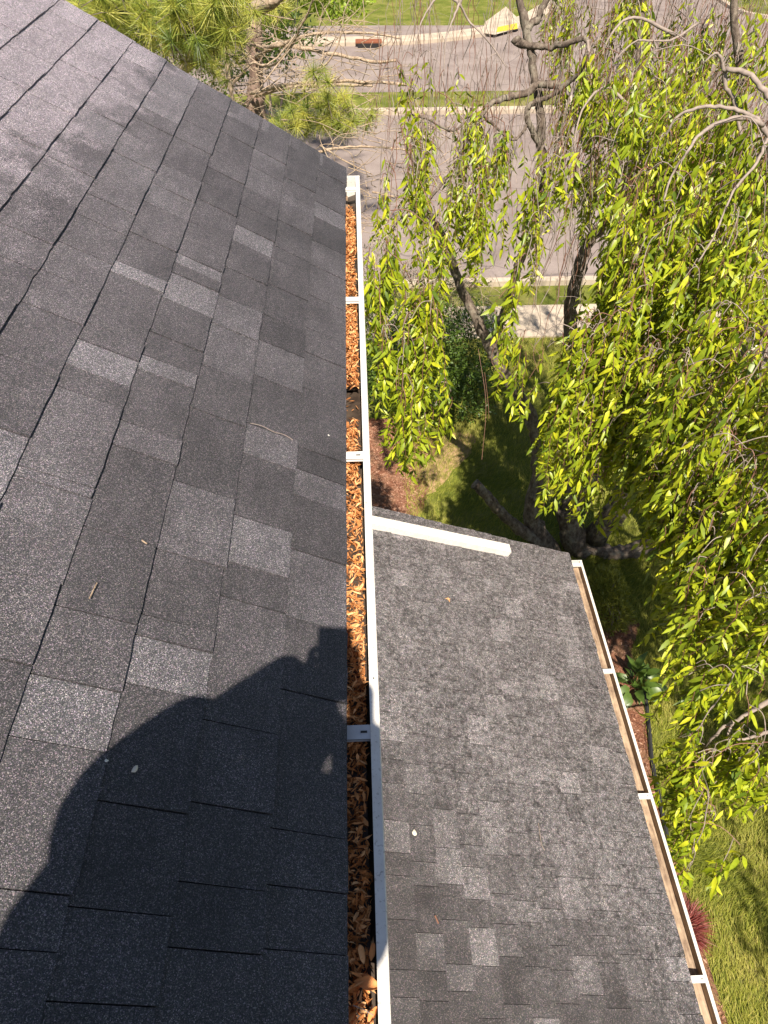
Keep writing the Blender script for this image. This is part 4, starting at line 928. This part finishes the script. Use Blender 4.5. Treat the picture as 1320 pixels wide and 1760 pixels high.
rc = G(1168, 1592, 0.03); blades('red_shrub', (rc[0], rc[1], .03), .12, 1100, .19, M_RED, 'low red thread-leaved shrub on the lawn beside the low white gutter', 'shrub')
q = G(812, 489); blades('red_plant', (q[0], q[1] + .02, .03), .14, 500, .10, M_RED, 'small red plant at the kerb between the grass verge and road', 'plant')
# boulders by the driveway
for (u, v, r, lb) in ((1288, 600, .30, 'largest pale boulder beside the driveway behind the hanging leaves'), (1262, 612, .20, 'smaller pale boulder, nearest the diagonal path by the driveway'), (1318, 608, .26, 'pale boulder at the right edge of the row beside the driveway')):
    c = G(u, v); mb = MB(); vs = []; nu, nv = 12, 7
    for j in range(nv):
        th = math.pi * (j + .3) / (nv - .4) * .62
        for i in range(nu): ph = 2 * math.pi * i / nu; rr = r * (1 + .13 * math.sin(3 * ph + j) + rng.normal(0, .05)); vs.append((c[0] + rr * math.sin(th) * math.cos(ph) * 1.2, c[1] + rr * math.sin(th) * math.sin(ph), max(-.02, rr * .8 * math.cos(th) + .05)))
    vs.append((c[0], c[1], r * .9)); mb.add(vs, [(j * nu + i, (j + 1) * nu + i, (j + 1) * nu + (i + 1) % nu, j * nu + (i + 1) % nu) for j in range(nv - 1) for i in range(nu)] + [(i, (i + 1) % nu, len(vs) - 1) for i in range(nu)])
    mb.build('boulder', M_STONE, smooth=True, label=lb, category='boulder', group='pale boulders beside the driveway')

# ------------------------------------------------------------------ grass blades and mulch chips where they show
def in_poly(P, poly):
    poly = np.array(poly); x, y = P[:, 0], P[:, 1]; ins = np.zeros(len(P), bool); n = len(poly); j = n - 1
    for i in range(n):
        xi, yi = poly[i]; xj, yj = poly[j]; c = ((yi > y) != (yj > y)) & (x < (xj - xi) * (y - yi) / (yj - yi + 1e-12) + xi); ins ^= c; j = i
    return ins
def lawn_grass():
    A1_ = np.stack([rng.uniform(2.55, 5.0, 90000), rng.uniform(-.6, 6.2, 90000)], 1); A1_ = A1_[~in_poly(A1_, wb)]
    A2_ = np.stack([rng.uniform(.6, 4.5, 52000), rng.uniform(6.0, 11.2, 52000)], 1)
    P = np.vstack([A1_, A2_]); c = (np.column_stack([P, np.zeros(len(P))]) - CAM); dz = c @ A[:, 2]; u = 660 + FPX * (c @ A[:, 0]) / dz; v = 880 + FPX * (c @ A[:, 1]) / dz
    k = (u > 640) & (u < 1350) & (v > 540) & (v < 1790); P = P[k]; n = len(P)
    patch = np.sin(P[:, 0] * 2.3 + 1) * np.sin(P[:, 1] * 1.9) + .5 * np.sin(P[:, 0] * 6 + P[:, 1] * 5)
    az = 1.1 + patch * .9 + rng.normal(0, .6, n); el = rng.uniform(.35, 1.2, n)
    D = np.stack([np.cos(az) * np.cos(el), np.sin(az) * np.cos(el), np.sin(el)], 1)
    sh = [np.array([(-.03, 0, 0), (.03, 0, 0), (.025, .5, -.04), (-.025, .5, -.04), (0, 1, -.22)])]
    V, F, _ = batch(np.column_stack([P, np.zeros(n)]), D, np.tile([0, 0, 1.], (n, 1)) + rng.normal(0, .25, (n, 3)), rng.uniform(.045, .10, n), sh, TN)
    t = np.clip(.5 + .22 * patch + rng.normal(0, .2, n), 0, 1); link('grass', bigmesh('grass', V, F, M_GRASS, np.repeat(t, 5)), kind='stuff', label='yellowish green lawn grass with bleached patches around the cherry tree', category='grass')
lawn_grass()
def chips():
    P = np.stack([rng.uniform(2.0, 3.4, 9000), rng.uniform(-.5, 5.6, 9000)], 1); P = P[in_poly(P, wb)]
    Q = np.stack([rng.uniform(0, 1.0, 6000), rng.uniform(6.5, 8.9, 6000)], 1); Q = Q[in_poly(Q, gp((600, 880), (600, 740), (660, 720), (730, 745), (752, 775), (722, 810), (735, 850), (700, 900)))]
    P = np.vstack([P, Q]); n = len(P); D = rng.normal(0, 1, (n, 3)); D[:, 2] *= .2
    V, F, _ = batch(np.column_stack([P, np.full(n, .012)]), D, np.tile([0, 0, 1.], (n, 1)) + rng.normal(0, .3, (n, 3)), rng.uniform(.02, .055, n), [leaf_shape(.35, .15, .05)], LT)
    link('mulch_chips', bigmesh('mulch_chips', V, F, M_CHIP, tones_for(n, 8)), kind='stuff', label='reddish brown wood chips strewn over the planting beds', category='mulch')
chips()
print('SHINGLES', NSH, NSW, 'LEAVES', len(LP))

# ------------------------------------------------------------------ the person taking the picture, behind the camera; the shadow on the roof is theirs
M_SKIN = simple('skin', (.45, .26, .18), .5, .05, 20); M_SHIRT = simple('blue_work_shirt', (.06, .09, .16), .85, .15, 12, .4); M_JEANS = simple('dark_trousers', (.03, .035, .05), .9, .15, 12, .4)
M_HAIR = simple('brown_hair', (.05, .03, .02), .6, .2, 60)
person = empty('person', (-.19, -.7, CAMZ - 1.2), 'person in a blue work shirt kneeling on the roof and holding up a phone', 'person')
def skin(name, V, Eg, R, mat, parent, sub=2):
    me = bpy.data.meshes.new(name); me.from_pydata([(x, y, z + CAMZ) for x, y, z in V], Eg, []); me.materials.append(mat)
    o = link(name, me, parent); md = o.modifiers.new('skin', 'SKIN'); md.use_smooth_shade = True
    if not me.skin_vertices: me.skin_vertices.new()
    for i, rr in enumerate(R): me.skin_vertices[0].data[i].radius = (rr, rr) if np.isscalar(rr) else rr; me.skin_vertices[0].data[i].use_root = (i == 0)
    o.modifiers.new('sub', 'SUBSURF').render_levels = sub; return o
HIP = (-.25, -.78, -.62); 
V = [HIP, (-.31, -.62, -.34), (-.25, -.50, -.22), (-.175, -.35, -.05), (-.11, -.34, .01), (-.08, -.28, .09), (-.075, -.26, .17),
     (-.27, -.35, -.08), (-.362, -.175, -.178), (-.19, -.10, -.075), (-.066, -.034, -.022),
     (-.005, -.40, -.13), (.030, -.23, -.21), (.038, -.10, -.12), (.040, -.055, -.07),
     (-.28, -.78, -.66), (-.34, -.47, -1.01), (-.33, -.86, -1.05), (-.10, -.78, -.68), (-.06, -.47, -1.16), (-.07, -.88, -1.20), (-.33, -.97, -1.0), (-.07, -1.0, -1.16)]
Eg = [(0, 1), (1, 2), (2, 3), (3, 4), (4, 5), (5, 6), (3, 7), (7, 8), (8, 9), (9, 10), (3, 11), (11, 12), (12, 13), (13, 14), (0, 15), (15, 16), (16, 17), (0, 18), (18, 19), (19, 20), (17, 21), (20, 22)]
R = [.13, .12, .13, .11, .055, .085, .075, .06, .042, .05, .042, .06, .04, .028, .032, .09, .06, .04, .09, .06, .04, .035, .035]
skin('body', V, Eg, R, M_SKIN, person)
sv = [0, 1, 2, 3, 7, 8, 9, 11, 12, 13]; mp = {v: i for i, v in enumerate(sv)}
skin('shirt', [V[i] for i in sv], [(mp[a], mp[b]) for a, b in Eg if a in mp and b in mp], [.18, .20, .25, .35, .17, .092, .085, .165, .065, .055], M_SHIRT, person)
cols = None
tv = [0, 15, 16, 17, 18, 19, 20]; mp = {v: i for i, v in enumerate(tv)}
skin('trousers', [V[i] for i in tv], [(mp[a], mp[b]) for a, b in Eg if a in mp and b in mp], [.155, .11, .075, .055, .11, .075, .055], M_JEANS, person)
# head detail: hair, ears, nose, brow
def ball(c, r, n=14, cut=None):
    vs, fs = [], []; m = n // 2 + 1
    for j in range(m):
        th = math.pi * (j + .02) / (m - 1 + .04)
        for i in range(n): ph = 2 * math.pi * i / n; vs.append((c[0] + r[0] * math.sin(th) * math.cos(ph), c[1] + r[1] * math.sin(th) * math.sin(ph), c[2] + CAMZ + r[2] * math.cos(th)))
    return vs, [(j * n + i, j * n + (i + 1) % n, (j + 1) * n + (i + 1) % n, (j + 1) * n + i) for j in range(m - 1) for i in range(n)]
mb = MB(); mb.add(*ball((-.08, -.285, .155), (.094, .10, .105))); mb.build('hair', M_HAIR, person, smooth=True)
mb = MB(); mb.add(*ball((-.074, -.182, .115), (.013, .022, .028))); mb.build('nose', M_SKIN, person, smooth=True)
for sx_ in (-1, 1):
    mb = MB(); mb.add(*ball((-.08 + sx_ * .09, -.275, .115), (.012, .022, .034))); mb.build('ear', M_SKIN, person, smooth=True)
    mb = MB(); mb.add(*ball((-.08 + sx_ * .032, -.198, .13), (.013, .010, .010))); mb.build('eye', M_WHITE, person, smooth=True)
# fingers round the phone edges
cx_, cy_, cz_ = A[:, 0], A[:, 1], A[:, 2]
def cp(r, d, f): return tuple((np.array([0, 0, 0.]) + cx_ * r + cy_ * d + cz_ * f))
for sgn, wrist in ((-1, V[10]), (1, V[14])):
    palm = cp(sgn * .048 - .007, .06, -.045)
    for k, (dd, L) in enumerate(((.015, 1.0), (.036, 1.08), (.057, 1.0), (.077, .82))):
        P = [palm, cp(sgn * (.047) - .007, dd, -.032), cp(sgn * .044 - .007, dd, -.016), cp(sgn * (.046 - .012 * L) - .007, dd + .002, -.0225 + .0)]
        skin('finger', P, [(0, 1), (1, 2), (2, 3)], [.014, .0095, .009, .008], M_SKIN, person, 1)
    P = [wrist, cp(sgn * .045 - .007, .085, -.05), cp(sgn * .028 - .007, .07, -.032), cp(sgn * .018 - .007, .055, -.031)]
    skin('thumb', P, [(0, 1), (1, 2), (2, 3)], [.014, .011, .009, .008], M_SKIN, person, 1)
# phone: just behind the lens
Rm = np.array([cx_, cy_, cz_]).T; mb = MB(); pc = CAM + cx_ * -.007 + cy_ * .045 - cz_ * .014
mb.box(pc, (.037, .075, .004), Rm); ph = mb.build('phone', M_BLACK, label='black phone held up in both hands to take the picture', category='phone')
mb = MB(); mb.box(pc - cz_ * .0045, (.034, .071, .0004), Rm); mb.build('screen', simple('screen_glass', (.02, .02, .025), .1), ph)
mb = MB(); mb.box(CAM - cz_ * .0095, (.011, .011, .0008), Rm); mb.build('lens_plate', M_BLACK, ph)
